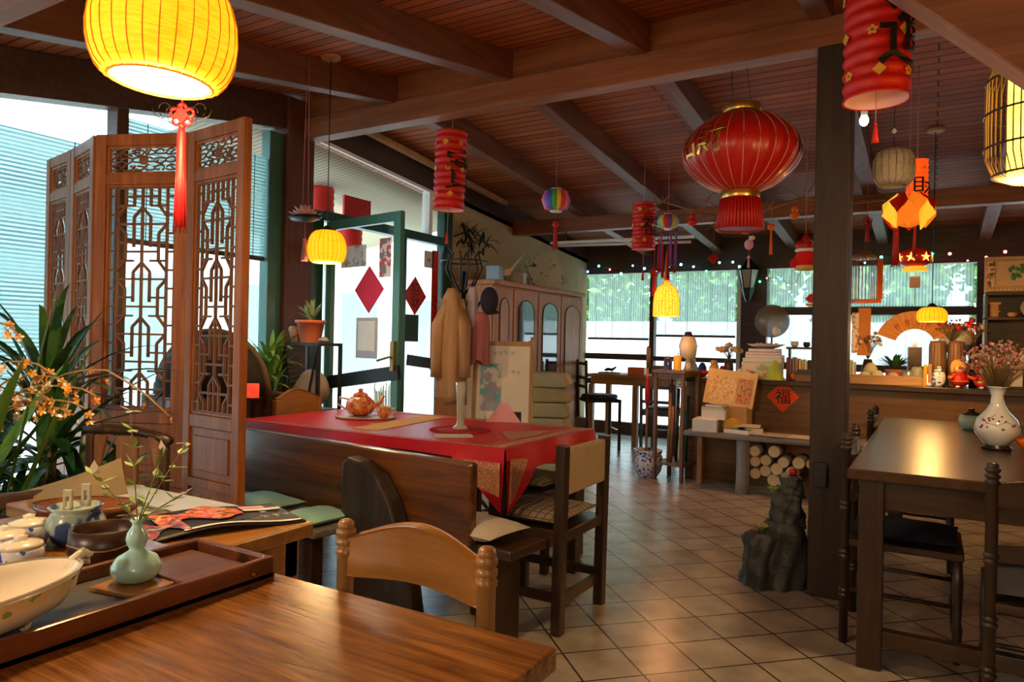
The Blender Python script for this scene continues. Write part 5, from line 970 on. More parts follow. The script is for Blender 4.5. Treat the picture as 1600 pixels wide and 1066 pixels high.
g = MB(); g.box(-.22, .22, -.016, .016, 1.19, 1.225); g.box(-.22, .22, -.016, .016, .55, .585); g.box(-.22, -.19, -.016, .016, .585, 1.19); g.box(.19, .22, -.016, .016, .585, 1.19); f_ = g.done('frame', 'tan', t, .003); f_.matrix_local = Matrix.Translation((0, -.145, 0)) @ TA
g = MB(); g.box(-.165, -.01, -.015, -.0125, .72, 1.06); f_ = g.done('print', spots('easel_print', (.78, .82, .84), [(.15, .55, .65), (.4, .45, .65)], 7, .5, .5), t); f_.matrix_local = Matrix.Translation((0, -.145, 0)) @ TA
g = MB()
for i, (s, x, z, sz) in enumerate((('~~~~', 0, 1.14, .04), ('~~', .09, 1.0, .04), ('~', -.12, .67, .035))): c = chars(s, sz, .0005); g.add([(v[0] + x, v[1] - .015, v[2] + z) for v in c.v], c.f)
f_ = g.done('writing', mat('faded_ink', (.45, .55, .6), .7), t); f_.matrix_local = Matrix.Translation((0, -.145, 0)) @ TA
for k in range(7):
    z = .0 + k * .135; t = thing('paper_sack', ['khaki folded sack at the bottom of the stack by the cabinet', 'khaki folded sack, second from the bottom by the cabinet', 'khaki folded sack, third from the bottom by the cabinet', 'khaki folded sack in the middle of the stack by the cabinet', 'khaki folded sack, third from the top by the cabinet', 'khaki folded sack, second from the top by the cabinet', 'khaki folded sack on top of the stack by the cabinet'][k], 'sack', (-3.02, 5.80 + .01 * (k % 2), z), R(20 + 5 * (k % 3)), 'khaki sacks stacked by the cabinet')
    g = MB(); g.prism([(-.19, .0), (.17, .0), (.21, .03), (.15, .128), (-.17, .132), (-.20, .06)], .34, TR((0, .17, 0), 0, PI / 2)); g.done('sack', mat('khaki_paper', (.42, .34, .17), .85, bump=.3, bscale=20), t, .02)
zc = 1.81
t = thing('canvas_picture', 'unframed pale ink-painted canvas leaning on top of the cabinet', 'picture', (-3.66, 7.05, zc), R(50)); o = MB().box(-.19, .19, -.01, .01, 0, .40).done('canvas', spots('ink_canvas', (.62, .66, .56), [(.35, .55, .42), (.1, .12, .1)], 11, .7, .6), t); o.rotation_euler = (R(-14), R(-20), 0)
t = thing('paper_crane', 'white paper crane standing on top of the cabinet', 'ornament', (-3.70, 6.15, zc), R(30)); MB().prism([(-.13, .02), (-.04, .09), (.02, .10), (.16, .25), (.05, .09), (.02, .03)], .02, TR((0, 0, .04), 0, PI / 2)).done('body', 'cream', t); MB().cyl((0, -.01, 0), (0, -.01, .1), .006).done('leg', 'stem', t)
for x, y, w, h, lab, mm_ in ((-3.75, 5.98, .14, .15, 'grey box on the cabinet nearest the door', 'silver'), (-3.72, 6.42, .12, .12, 'pale tin with dark stripes on top of the cabinet', 'offw'), (-3.78, 6.62, .10, .09, 'dark brown box on the cabinet beside the canvas', 'dark')):
    tag(MB().box(-w / 2, w / 2, -w / 2, w / 2, 0, h).done('box', mm_, bevel=.005), lab, 'box', loc=(x, y, zc), rz=R(12))
t = thing('wall_plant', 'dark dried plant hanging on the ochre wall above the cabinet', 'plant', (-4.08, 6.0, 2.15)); g = MB(); rr = random.Random(8)
for k in range(34): a = rr.uniform(0, PI * 2); blade(g, (.02, rr.uniform(-.2, .25), rr.uniform(-.05, .25)), (rr.uniform(.1, .4), math.cos(a), math.sin(a) * .7), rr.uniform(.12, .3), .03, .6, 4)
g.done('foliage', 'ink', t); MB().tube([(-.05, -.2, .1), (.05, 0, .2), (.05, .3, .05)], .01).done('stem', 'dark', t)
# ---------------------------------------------------------------- umbrella pot and plant stand
t = thing('planter_pot', 'blue and white porcelain pot on the floor holding an umbrella', 'pot', (-2.235, 6.28, 0)); MB().lathe([(.08, 0), (.12, .06), (.135, .13), (.13, .19), (.115, .215), (.125, .225), (.13, .25), (.12, .25), (.105, .22), (.001, .2)], n=30, cap=False).done('body', M_['blue_white'], t)
t = thing('umbrella', 'furled red umbrella with wooden handle standing in the porcelain pot', 'umbrella', (-2.25, 6.27, .2)); MB().cyl((0, 0, .0), (-.005, .0, .93), .012).done('shaft', 'tan', t); MB().lathe([(.01, .42), (.024, .52), (.024, .64), (.014, .70), (.01, .73)], n=10).done('canopy', 'redf', t); MB().lathe([(.016, .80), (.02, .88), (.018, .98), (.01, 1.0)], n=10).done('handle', 'stand', t)
def book(label, loc, w, d, h, m, rz=0, grp=None, name='book'):
    t = thing(name, label, 'book', loc, rz, grp); MB().box(-w / 2 + .003, w / 2 - .003, -d / 2, d / 2 - .004, .003, h - .003).done('pages', 'paper', t)
    g = MB(); g.box(-w / 2, w / 2, -d / 2 - .001, d / 2, 0, .003); g.box(-w / 2, w / 2, -d / 2 - .001, d / 2, h - .003, h); g.box(-w / 2, w / 2, d / 2 - .004, d / 2, .003, h - .003); g.done('cover', m, t); return t
t = thing('plant_stand', 'tall square wooden plant stand with carved apron', 'stand', (-1.985, 6.30, 0), R(-11)); W_ = .135
for x in (-W_, W_):
    for y in (-W_, W_): MB().box(x - .016, x + .016, y - .016, y + .016, 0, .96).done('leg', 'stand', t, .004)
MB().box(-.165, .165, -.165, .165, .96, .99).done('top', 'stand', t, .005); g = MB()
for a, b, nm_ in ((.14, .165, 'lower_shelf'), (.93, .96, 'top_rail')):
    g.box(-W_, W_, -W_ - .01, -W_ + .01, a, b); g.box(-W_, W_, W_ - .01, W_ + .01, a, b); g.box(-W_ - .01, -W_ + .01, -W_, W_, a, b); g.box(W_ - .01, W_ + .01, -W_, W_, a, b)
    if a < .5: g.box(-W_, W_, -W_, W_, .15, .162)
    g.done(nm_, 'stand', t, .002); g = MB()
for k in range(5): g.tube([(-.1 + .05 * k + .016 * math.cos(q * PI / 4), -W_, .885 + .022 * math.sin(q * PI / 4)) for q in range(9)], .004, 4)
g.box(-W_, W_, -W_ - .004, -W_ + .004, .915, .93); g.done('carved_apron', 'stand', t)
for k, (x, y, h, m, lab) in enumerate(((-.06, -.03, .62, 'tan', 'pale wooden stick inside the plant stand'), (.0, .02, .66, 'dark', 'dark walking stick inside the plant stand'), (.05, -.04, .55, 'yel', 'yellow rolled scroll inside the plant stand'), (-.02, -.07, .5, 'brown', 'brown bamboo stick inside the plant stand'), (.08, .05, .6, 'green', 'green tube inside the plant stand'))):
    tag(MB().cyl((0, 0, 0), (.01, .01, h), .014).done('stick', m), lab, 'stick', 'sticks and scrolls in the plant stand', loc=(-1.985 + x, 6.30 + y, .163))
for x, y, r, h, m, lab in ((-.075, -.03, .035, .10, 'blue', 'blue glazed mug on the plant stand'), (.03, -.09, .035, .13, 'yel', 'yellow pencil pot at the front of the plant stand'), (-.12, .07, .03, .07, 'brown', 'brown cup at the back of the plant stand')):
    t = thing('mug', lab, 'mug', (-1.985 + x, 6.30 + y, .99)); MB().lathe([(r, 0), (r * 1.02, h), (r * .9, h), (r * .88, .01), (.001, .01)], n=18, cap=False).done('body', m, t); g = MB()
    for k in range(4): g.cyl((0, 0, .01), (.02 * math.cos(k * 1.6), .02 * math.sin(k * 1.6), h + .05), .003, n=5)
    g.done('pencils', 'tan', t)
t = thing('table_lamp', 'small cream figurine lamp with dark hat on the plant stand', 'lamp', (-1.91, 6.37, .99), YAW); MB().lathe([(.04, 0), (.03, .03), (.02, .1), (.07, .12), (.085, .22), (.06, .30), (.03, .32)], n=18).done('shade', 'cream', t); MB().lathe([(.06, .305), (.035, .32), (.03, .345), (.001, .35)], n=16).done('hat', 'dark', t)
# ---------------------------------------------------------------- low plank bench with books, firewood beneath
t = thing('plank_bench', 'low grey plank bench with a stump leg holding books and papers', 'bench', (-1.08, 6.17, 0)); MB().box(-.74, .74, -.20, .22, .445, .49).done('plank', 'grey', t, .012)
for x in (-.255, .62): MB().lathe([(.06, 0), (.055, .1), (.052, .3), (.058, .445)], (x, -.12, 0), 16).done('stump_leg', wood('grey_bark', (.2, .2, .21), (.42, .42, .44), 'Z', 1.2, .6, bump=.8), t)
MB().box(-.70, -.66, .1, .16, 0, .445).done('leg', 'tan', t)
logm = wood('log_end', (.8, .6, .36), (.95, .82, .6), 'Y', 1, .8); barkm = mat('birch_bark', (.36, .3, .25), .9, bump=.8, bscale=30)
lp = [(918, 112, 30), (1020, 100, 33), (918, 170, 30), (973, 157, 30), (1070, 150, 30), (1147, 142, 33), (1210, 140, 28), (972, 215, 31), (1036, 192, 33), (1112, 200, 33), (920, 237, 30), (1016, 258, 34), (1075, 258, 30)]
pos = ['at the upper left corner of the pile', 'topmost of the pile, very pale', 'leftmost of the middle row', 'second from the left, upper middle', 'darker, in the middle of the pile', 'upper right of the pile', 'beside the pillar, partly hidden', 'lower middle left', 'orange-brown, centre of the pile', 'large and pale, right of the centre', 'bottom row, leftmost', 'bottom row, middle', 'bottom row, right, reddish brown']
for k, (a, b, r_) in enumerate(lp):
    x = -1.245 + (a - 918) / 3.552 * .00525 * 1.0; z = .355 - (b - 112) / 3.552 * .0053 - (a - 918) / 3.552 * .0003; rd = r_ / 3.552 * .0052
    t = thing('firewood_log', 'cut log end ' + pos[k] + ' under the plank bench', 'log', (x, 6.06 + .012 * (k % 4), z), 0, 'firewood logs under the plank bench')
    MB().cyl((0, 0, 0), (0, .28, 0), rd, n=16).done('bark', barkm, t); MB().cyl((0, -.003, 0), (0, .001, 0), rd * .93, n=16).done('cut_face', logm, t)
# papers and books on the bench
bk = (-1.08, 6.17)
tag(MB().box(-.10, .10, -.15, .15, 0, .10).done('paper_stack', stripes('paper_edges', (.7, .78, .78), (.9, .93, .92), 120, 'Z', .8)), 'pale stack of papers at the left end of the plank bench', 'paper stack', loc=(-1.66, 6.14, .49), rz=R(6))
book('thick cream book on the pale paper stack', (-1.60, 6.14, .59), .2, .15, .085, 'cream', R(5)); book('thin blue-grey book on the thick cream book', (-1.61, 6.14, .675), .19, .14, .02, mat('bluegrey_cover', (.3, .36, .42), .6), R(10)); book('grey book at the top of the left pile', (-1.585, 6.14, .695), .15, .13, .018, 'silver', R(-8))
t = thing('rolled_mat', 'round yellow-orange roll beside the cream book', 'roll', (-1.44, 6.13, .55)); MB().cyl((0, -.08, 0), (0, .1, 0), .06, n=20).done('roll', mat('mustard', (.75, .4, .05), .7), t)
book('open white book with dark cover in the middle of the bench', (-1.37, 6.08, .49), .22, .16, .04, 'dark', R(-12)); book('book with brown cover leaning on the open white book', (-1.28, 6.14, .49), .14, .2, .055, 'brown', R(20)); book('thin pale book lying on the brown book', (-1.32, 6.13, .546), .2, .14, .014, 'paper', R(8))
for k, (x, y, z, m, lab) in enumerate(((-1.02, 6.14, .49, mat('mustard_mat', (.75, .42, .06), .7), 'mustard placemat on the plank bench'), (-.86, 6.12, .494, 'paper', 'white sheet overlapping the mustard placemat'), (-1.16, 6.1, .4975, 'offw', 'off-white sheet left of the mustard placemat'))):
    tag(MB().box(-.17, .17, -.12, .12, 0, .003).done('placemat', m), lab, 'placemat', loc=(x, y, z), rz=R(8 - 7 * k))
t = thing('painted_board', 'yellow painted board with scenes leaning against the counter', 'painting', (-1.52, 6.24, .70), R(-4)); o = MB().box(-.215, .215, -.01, .01, 0, .31).done('board', mat('yellow_board', (.78, .58, .25), .6), t); o.rotation_euler = (R(-14), R(5), 0)
o = MB().box(-.19, .06, -.013, -.009, .03, .25).done('map_print', spots('map_print', (.8, .58, .22), [(.6, .36, .12), (.85, .72, .4)], 48, .6, .52), t); o.rotation_euler = (R(-14), R(5), 0); o = MB().box(.07, .19, -.013, -.009, .03, .25).done('figure_print', spots('figure_print', (.7, .45, .2), [(.25, .12, .06), (.7, .22, .1)], 55, .6, .52), t); o.rotation_euler = (R(-14), R(5), 0)
tag(MB().box(-.16, .16, -.10, .12, 0, .21).done('box', 'kraft', bevel=.004), 'ochre carton behind the left book pile, under the painted board', 'box', loc=(-1.50, 6.27, .49))
# ---------------------------------------------------------------- counter
t = thing('counter', 'long brown wooden counter with a red diamond on its front', 'counter', (.3, 6.45, 0)); MB().box(-2.25, 2.6, .02, .42, 0, .885).done('front_panel', 'counter', t, .004); MB().box(-2.28, 2.62, -.03, .45, .885, .93).done('top', 'dark', t, .006)
CT = Matrix.Translation((0, 6.47, 0))
flat_on(None, 'orange-red paper diamond with black fortune character on the counter front', 'paper diamond', 'paper_diamond', -1.105, .79, .27, .27, mat('orange_red_paper', (.9, .08, .015), .6), T=CT, diamond=True, text='福', ts=.135, y=-.001)
ZC = .93
def jar(name, label, cat, x, y, z, prof, m, lid=None, lm=None, n=20, grp=None):
    t = thing(name, label, cat, (x, y, z), 0, grp); MB().lathe(prof, n=n).done('body', m, t)
    if lid: MB().lathe(lid, n=n).done('lid', lm or m, t)
    return t
def bouquet(t, z0, spread, L, n, cols, seed, fr=.014):
    rr = random.Random(seed); st = MB(); fs = [MB() for _ in cols]
    for k in range(n):
        a = rr.uniform(0, 6.28); q = rr.random() ** .5; e = Vector((math.cos(a) * spread * q, math.sin(a) * spread * q, L * rr.uniform(.6, 1) * (1 - .3 * q))); st.tube([(0, 0, z0), tuple(Vector((0, 0, z0)) + e * .5 + Vector((0, 0, .02))), tuple(Vector((0, 0, z0)) + e)], .0011 if n > 100 else .0018, 3)
        fs[k % len(cols)].ell(Vector((0, 0, z0)) + e, (fr * rr.uniform(.6, 1.2),) * 3, 6, 4)
    st.done('stems', 'stem', t); [g.done('flowers', c, t).__setitem__('kind', 'stuff') for g, c in zip(fs, cols)]
t = jar('flower_vase', 'brown vase with pale pink and yellow dried flowers on the counter', 'vase', -1.60, 6.60, ZC, [(.03, 0), (.045, .03), (.04, .12), (.03, .16)], 'dark'); bouquet(t, .16, .11, .16, 34, ['cream', mat('dusty_rose', (.7, .4, .35), .8), mat('ochre_flower', (.75, .5, .12), .8)], 3, .02)
jar('cup', 'white cup right of the dried flower vase', 'cup', -1.47, 6.56, ZC, [(.03, 0), (.04, .03), (.042, .08), (.036, .08)], 'white')
jar('candle_jar', 'small white jar with wax beside the white cup', 'jar', -1.53, 6.53, ZC, [(.022, 0), (.026, .02), (.024, .06)], 'porc')
jar('bowl', 'small red and blue bowl at the left end of the counter', 'bowl', -1.83, 6.52, ZC, [(.03, 0), (.07, .03), (.08, .055), (.07, .05), (.001, .03)], 'redp')
t = thing('figurine', 'small ochre figurine beside the red and blue bowl', 'figurine', (-1.73, 6.55, ZC)); MB().lathe([(.03, 0), (.045, .03), (.035, .09), (.02, .11)], n=14).done('body', mat('ochre_glaze', (.7, .45, .2), .5), t); MB().ell((0, 0, .13), .026, 10, 8).done('head', 'skin', t)
t = thing('figurine', 'pale figurine at the far left of the counter', 'figurine', (-1.93, 6.60, ZC)); MB().lathe([(.04, 0), (.06, .04), (.03, .12)], n=14).done('body', 'offw', t); MB().ell((0, 0, .14), .03, 10, 8).done('head', 'offw', t)
t = thing('storage_box', 'pale box with pink and green print under the book pile', 'box', (-1.30, 6.58, ZC)); MB().box(-.16, .16, -.10, .12, 0, .15).done('box', spots('print_box', (.82, .8, .68), [(.8, .4, .3), (.45, .6, .25)], 10, .6, .56), t, .003)
for k, (h, m, lab) in enumerate(((.035, 'cream', 'cream book at the bottom of the counter pile'), (.03, mat('seafoam', (.45, .68, .62), .6), 'sea-green book in the counter pile'), (.025, mat('magenta', (.62, .1, .35), .6), 'magenta book in the counter pile'), (.03, mat('indigo', (.08, .09, .3), .6), 'indigo book on top of the counter pile'))):
    book(lab, (-1.29 + .01 * (k % 2), 6.57, ZC + .15 + sum((.035, .03, .025, .03)[:k])), .33 - .03 * k, .2, h, m, R(3 - 2 * k), 'books piled on the counter')
t = thing('plate', 'shallow pinkish plate with ornaments on top of the book pile', 'plate', (-1.27, 6.57, 1.20)); MB().lathe([(.06, 0), (.11, .015), (.165, .04), (.16, .04), (.1, .022), (.001, .012)], n=28, cap=False).done('plate', mat('pinkish_glaze', (.65, .5, .45), .3), t)
for k in range(5): MB().ell((-.08 + .04 * k, .02 * (-1) ** k, .035), (.022, .02, .016), 8, 6).done('ornament', ['pink', 'cream', 'orange'][k % 3], t)
t = thing('round_fan', 'round translucent grey fan behind the plate', 'fan', (-1.26, 6.76, ZC)); MB().lathe([(.001, -.004), (.15, -.004), (.15, .004), (.001, .004)], n=32, T=TR((0, 0, .52), YAW * .3, PI / 2)).done('screen', mat('smoky', (.2, .18, .16), .3, alpha=.75), t); MB().cyl((0, 0, 0), (0, 0, .38), .008).done('handle', 'dark', t); MB().ell((.04, -.03, .43), (.04, .03, .05), 10, 8).done('pale_knob', 'porc', t)
t = thing('cone_ornament', 'lime green cone on the counter above the red diamond', 'cone', (-1.175, 6.46, ZC)); MB().lathe([(.085, 0), (.085, .008), (.018, .165), (.001, .17)], n=28).done('cone', 'lime', t); MB().lathe([(.09, 0), (.09, .006)], n=28).done('base', 'lime', t)
rr = random.Random(21); bcol = [mat('bk_%s' % a, b, .6) for a, b in (('red', (.5, .06, .04)), ('violet', (.25, .18, .4)), ('slate', (.25, .32, .45)), ('rust', (.55, .22, .08)), ('butter', (.8, .7, .35)), ('lemon', (.7, .72, .3)), ('ivory', (.82, .78, .62)), ('black', (.03, .03, .03)))]
def books_row(x0, n, y, z, grp, where, hmin=.17):
    x = x0; nm = ['red', 'violet', 'slate-blue', 'rust', 'butter-yellow', 'lemon', 'ivory', 'black']
    for k in range(n):
        w = rr.uniform(.018, .032); h = hmin + rr.uniform(0, .04); j = (k + (3 if hmin < .17 else 0)) % 8; o_ = ['first', 'second', 'third', 'fourth', 'fifth', 'sixth', 'seventh', 'eighth', 'ninth', 'tenth', 'eleventh', 'twelfth'][k]
        t = thing('book', '%s upright book, %s in the row %s' % (nm[j], o_, where), 'book', (x + w / 2, y, z), 0, grp)
        MB().box(-w / 2 + .002, w / 2 - .002, -.055, .07, .002, h - .004).done('pages', 'paper', t); g = MB(); g.box(-w / 2, -w / 2 + .002, -.06, .072, 0, h); g.box(w / 2 - .002, w / 2, -.06, .072, 0, h); g.box(-w / 2, w / 2, -.06, -.056, 0, h); g.done('cover', bcol[j], t); x += w + .001
books_row(-1.095, 9, 6.60, ZC, 'upright books left of the pillar', 'left of the pillar')
t = thing('shelf_riser', 'small dark shelf above the upright books left of the pillar', 'shelf', (-.95, 6.74, ZC)); MB().box(-.17, .3, -.08, .1, .27, .29).done('board', 'dark', t, .003)
for x in (-.16, .29): MB().box(x - .01, x + .01, .05, .1, 0, .27).done('upright', 'dark', t)
for x, r, h, m, lab in ((-1.06, .035, .05, 'porc', 'white bowl on the small dark shelf'), (-.96, .03, .045, 'black', 'black teacup on the small dark shelf'), (-.87, .035, .06, 'porc', 'white pot at the right of the small dark shelf'), (-.80, .02, .09, 'dark', 'slim dark jar beside the white pot on the shelf')): jar('small_jar', lab, 'jar', x, 6.74, ZC + .29, [(r * .6, 0), (r, h * .4), (r * .9, h), (r * .5, h)], m)
t = thing('model_house', 'small brown house-shaped ornament in front of the upright books', 'ornament', (-.93, 6.47, ZC)); MB().box(-.07, .07, -.03, .03, 0, .055).done('walls', 'brown', t); MB().prism([(-.09, 0), (.09, 0), (.05, .045), (-.05, .045)], .07, TR((0, .035, .055), 0, PI / 2)).done('roof', 'dark', t); MB().ell((-.085, 0, .04), (.03, .025, .035), 10, 8).done('gourd', 'orange', t)
# right of the pillar
t = thing('bonsai_tray', 'long honey wood tray of stones and cups on the counter right of the pillar', 'tray', (-.32, 6.50, ZC)); g = MB(); g.box(-.25, .25, -.07, .07, .01, .022)
g.box(-.25, .25, -.075, -.065, .0, .075); g.box(-.25, .25, .065, .075, .0, .075); g.box(-.26, -.25, -.075, .075, 0, .075); g.box(.25, .26, -.075, .075, 0, .075); g.done('tray', 'tanx', t, .004)
for x, y, r_, m, lab in ((-.47, 6.5, .05, mat('pale_green_stone', (.55, .55, .33), .8, bump=1, bscale=20), 'pale green knobbly stone at the left of the honey tray'), (-.385, 6.49, .055, 'pale_green_stone', 'round pale green stone, second in the honey tray'), (-.55, 6.5, .032, 'cream', 'small white stone at the very left of the honey tray'), (-.27, 6.52, .05, mat('rose_quartz', (.6, .42, .4), .4), 'pink crystal in the honey tray'), (-.44, 6.53, .055, 'pale_green_stone', 'large pale green stone behind the others in the tray')):
    lump('stone', lab, 'stone', (x, y, ZC + .022 + (.06 if 'large' in lab else 0)), (r_, r_ * .8, r_ * .95), MC.get(m, M_.get(m)) if isinstance(m, str) else m, int(r_ * 999), 'stones in the honey tray', .15, 12, 8)
jar('cup', 'pewter cup with dark mark in the honey tray', 'cup', -.17, 6.49, ZC + .022, [(.035, 0), (.04, .05), (.042, .10), (.036, .1)], 'silver'); jar('cup', 'grey-green pot at the right of the honey tray', 'pot', -.105, 6.52, ZC + .022, [(.035, 0), (.05, .04), (.045, .1), (.03, .13)], mat('greygreen_glaze', (.3, .33, .25), .4))
t = jar('flower_vase', 'dark vase with dried brown flowers just right of the pillar', 'vase', -.47, 6.70, ZC, [(.04, 0), (.06, .06), (.03, .2)], 'dark'); bouquet(t, .2, .11, .26, 40, ['stem', mat('dry_brown', (.4, .22, .1), .9), 'cream'], 6, .014)
t = jar('leafy_pot', 'low pot with broad dark green leaves behind the honey tray', 'plant', -.27, 6.72, ZC, [(.05, 0), (.07, .09), (.075, .12)], 'terra'); g = MB()
for k in range(26): a = k * 2.4; blade(g, (0, 0, .12), (math.cos(a), math.sin(a) * .6, .5 + .3 * (k % 3)), .17, .035, .4, 5)
g.done('leaves', 'leaf', t)
t = thing('paper_fan', 'large orange paper fan with writing open behind the bamboo jars', 'fan', (-.13, 6.80, 1.24), R(8)); g = MB(); n_ = 26
for k in range(n_):
    a0, a1 = R(24) + R(136) * k / n_, R(24) + R(136) * (k + 1) / n_; yo = .006 if k % 2 else -.006
    g.add([(.15 * math.cos(a0), yo, .15 * math.sin(a0)), (.30 * math.cos(a0), yo, .30 * math.sin(a0)), (.30 * math.cos(a1), -yo, .30 * math.sin(a1)), (.15 * math.cos(a1), -yo, .15 * math.sin(a1))], [(0, 1, 2, 3)])
g.done('leaf', mat('fan_orange', (.85, .4, .12), .7), t, solid=.002); g = MB()
for k in range(12): a = R(26) + R(132) * k / 11; g.bar((0, 0, 0), (.16 * math.cos(a), 0, .16 * math.sin(a)), .008, .003)
g.done('sticks', 'silver', t); g = MB()
for i, a in enumerate((130, 108, 86, 64)): c = chars('~', .075, .001); A = R(a); g.add([(.225 * math.cos(A) + v[0] * math.sin(A) + v[2] * math.cos(A), v[1] - .009, .225 * math.sin(A) - v[0] * math.cos(A) + v[2] * math.sin(A)) for v in c.v], c.f)
g.done('writing', mat('fan_ink', (.55, .16, .04), .7), t); MB().box(-.05, .05, -.03, .03, -.31, -.0).done('stand', 'dark', t)
for x, lab in ((.035, 'left one of two tall brown bamboo jars'), (.165, 'right one of two tall brown bamboo jars')):
    t = thing('bamboo_jar', lab, 'jar', (x, 6.64, ZC), 0, 'tall bamboo jars'); MB().lathe([(.058, 0), (.06, .01), (.06, .33), (.055, .36), (.001, .365)], n=24).done('body', wood('bamboo_slats', (.2, .1, .045), (.4, .22, .11), 'Z', 1.4, .5), t); g = MB()
    for k in range(16): a = k * PI / 8; g.cyl((.0605 * math.cos(a), .0605 * math.sin(a), .005), (.0605 * math.cos(a), .0605 * math.sin(a), .335), .0016, n=4)
    g.done('grooves', 'dark', t)
for k, (x, m) in enumerate(((-.035, 'mustard'), (-.005, 'tan'), (.02, 'brown'))):
    if k < 2: tag(MB().box(-.013, .013, -.05, .05, 0, .17 + .01 * k).done('book', MC.get(m) or M_[m]), ['mustard-yellow upright book right of the honey tray', 'tan upright book left of the bamboo jars'][k], 'book', loc=(x - .012, 6.52 + .02 * k, ZC))
t = jar('ginger_jar', 'white jar with blue flower painting on the counter edge', 'jar', .045, 6.47, ZC, [(.035, 0), (.045, .02), (.048, .08), (.04, .11), (.03, .12)], 'blue_white', [(.034, .12), (.036, .135), (.012, .145), (.014, .16), (.001, .165)])
def doll(label, loc, body, head, hair, arm, acc=None, s=1, rz=YAW):
    t = thing('doll', label, 'doll', loc, rz); MB().lathe([(.03 * s, .0), (.055 * s, .02 * s), (.05 * s, .06 * s), (.028 * s, .095 * s)], n=18).done('body', body, t); MB().ell((0, 0, .125 * s), (.045 * s, .04 * s, .042 * s), 18, 12).done('head', head, t)
    g = MB(); g.ell((0, .008 * s, .138 * s), (.052 * s, .045 * s, .045 * s), 16, 10)
    for x in (-1, 1): g.ell((x * .045 * s, .0, .12 * s), (.018 * s, .016 * s, .03 * s), 10, 8)
    g.done('hair', hair, t); g = MB()
    for x in (-1, 1): g.ell((x * .016 * s, -.038 * s, .122 * s), .0045 * s, 6, 5)
    g.done('eyes', 'ink', t); MB().tube([(-.01 * s, -.041 * s, .108 * s), (0, -.043 * s, .105 * s), (.01 * s, -.041 * s, .108 * s)], .0015 * s, 4).done('mouth', 'redp', t)
    for x in (-1, 1): MB().tube([(x * .035 * s, 0, .08 * s), (x * .06 * s, -.01 * s, .06 * s), (x * .078 * s, -.015 * s, .058 * s)], [.014 * s, .012 * s, .016 * s], 8).done('arm', arm, t); MB().ell((x * .02 * s, -.015 * s, .0), (.016 * s, .02 * s, .012 * s), 8, 6).done('foot', 'porc', t)
    if acc: MB().lathe([(.056 * s, .03 * s), (.058 * s, .036 * s), (.054 * s, .042 * s)], n=18).done('sash', acc, t)
    return t
doll('orange-haired doll in a red dress on the counter edge', (.182, 6.47, ZC + .012), 'redf', 'skin', mat('ginger_hair', (.75, .35, .08), .8), 'orange', 'orange', 1.15)
doll('red and white festive doll left of the pink dried flowers', (.335, 6.46, ZC + .012), 'redp', 'porc', 'redf', 'redp', 'goldp', 1.1)
t = jar('flower_vase', 'dark slim vase with red dried berries behind the bamboo jars', 'vase', .13, 6.80, ZC, [(.03, 0), (.04, .1), (.02, .35)], 'dark'); bouquet(t, .35, .13, .22, 44, ['redp', mat('dry_red', (.45, .12, .05), .9), 'stem'], 8, .013)
t = jar('flower_vase', 'tall dark bottle with pale blossom sprays beside the shelf unit', 'vase', .275, 6.66, ZC, [(.03, 0), (.035, .2), (.02, .3), (.014, .36)], 'dark'); bouquet(t, .36, .10, .2, 24, [mat('pale_mint', (.5, .7, .6), .8), 'pink', 'redp'], 12, .02)
tag(MB().lathe([(.001, -.004), (.13, -.004), (.13, .004), (.001, .004)], n=24, T=TR((0, 0, .13), 0, PI / 2)).done('mosaic_plate', spots('mosaic', (.45, .65, .6), [(.75, .8, .75), (.7, .45, .35)], 18, .3, .5)), 'pale green patterned round plate standing between fan and bamboo jars', 'plate', loc=(.17, 6.865, ZC + .25))
# shelf unit at the right end
t = thing('shelf_unit', 'dark shelf unit on the counter at the right edge', 'shelf', (.72, 6.70, ZC))
for z in (.0, .53, .72): MB().box(-.38, .5, -.12, .12, z, z + .022).done('board', 'dark', t, .003)
for x in (-.38, .48): MB().box(x, x + .022, -.12, .12, .0, .72).done('upright', 'darkz', t, .003)
MB().box(-.38, .5, .11, .125, .0, .74).done('back_panel', 'dark', t)
t = thing('carved_plaque', 'carved golden wooden plaque with green tree relief on the shelf unit', 'plaque', (.50, 6.62, ZC + .742)); MB().box(-.165, .22, -.02, .02, 0, .275).done('frame', wood('gilt_wood', (.5, .28, .08), (.85, .6, .25), 'X', 1, .4), t, .006)
MB().box(-.085, .19, -.026, -.018, .05, .235).done('relief_ground', mat('peach_ground', (.7, .45, .25), .6), t); MB().box(-.145, -.10, -.026, -.018, .04, .24).done('side_panel', spots('side_relief', (.2, .07, .04), [(.8, .6, .4)], 40, .6, .5), t)
g = MB(); rr = random.Random(31)
for k in range(40): a = rr.uniform(0, 6.28); q = rr.random() ** .5; g.ell((.06 + .075 * q * math.cos(a), -.028, .145 + .065 * q * math.sin(a)), (.013, .008, .011), 6, 5)
g.done('tree_relief', mat('jade', (.08, .3, .1), .4), t); g = MB()
for k in range(14): g.ell((-.13 + .025 * k, -.022, .022), (.008, .006, .006), 6, 4)
g.done('beading', 'cream', t)
t = thing('figurine', 'small ochre temple-shaped ornament on the shelf unit', 'ornament', (.40, 6.63, ZC + .552)); g = MB(); g.box(-.03, .03, -.02, .02, 0, .10); g.box(-.04, .04, -.026, .026, .04, .05); g.box(-.045, .045, -.03, .03, .10, .115); g.done('body', 'tanx', t, .002)
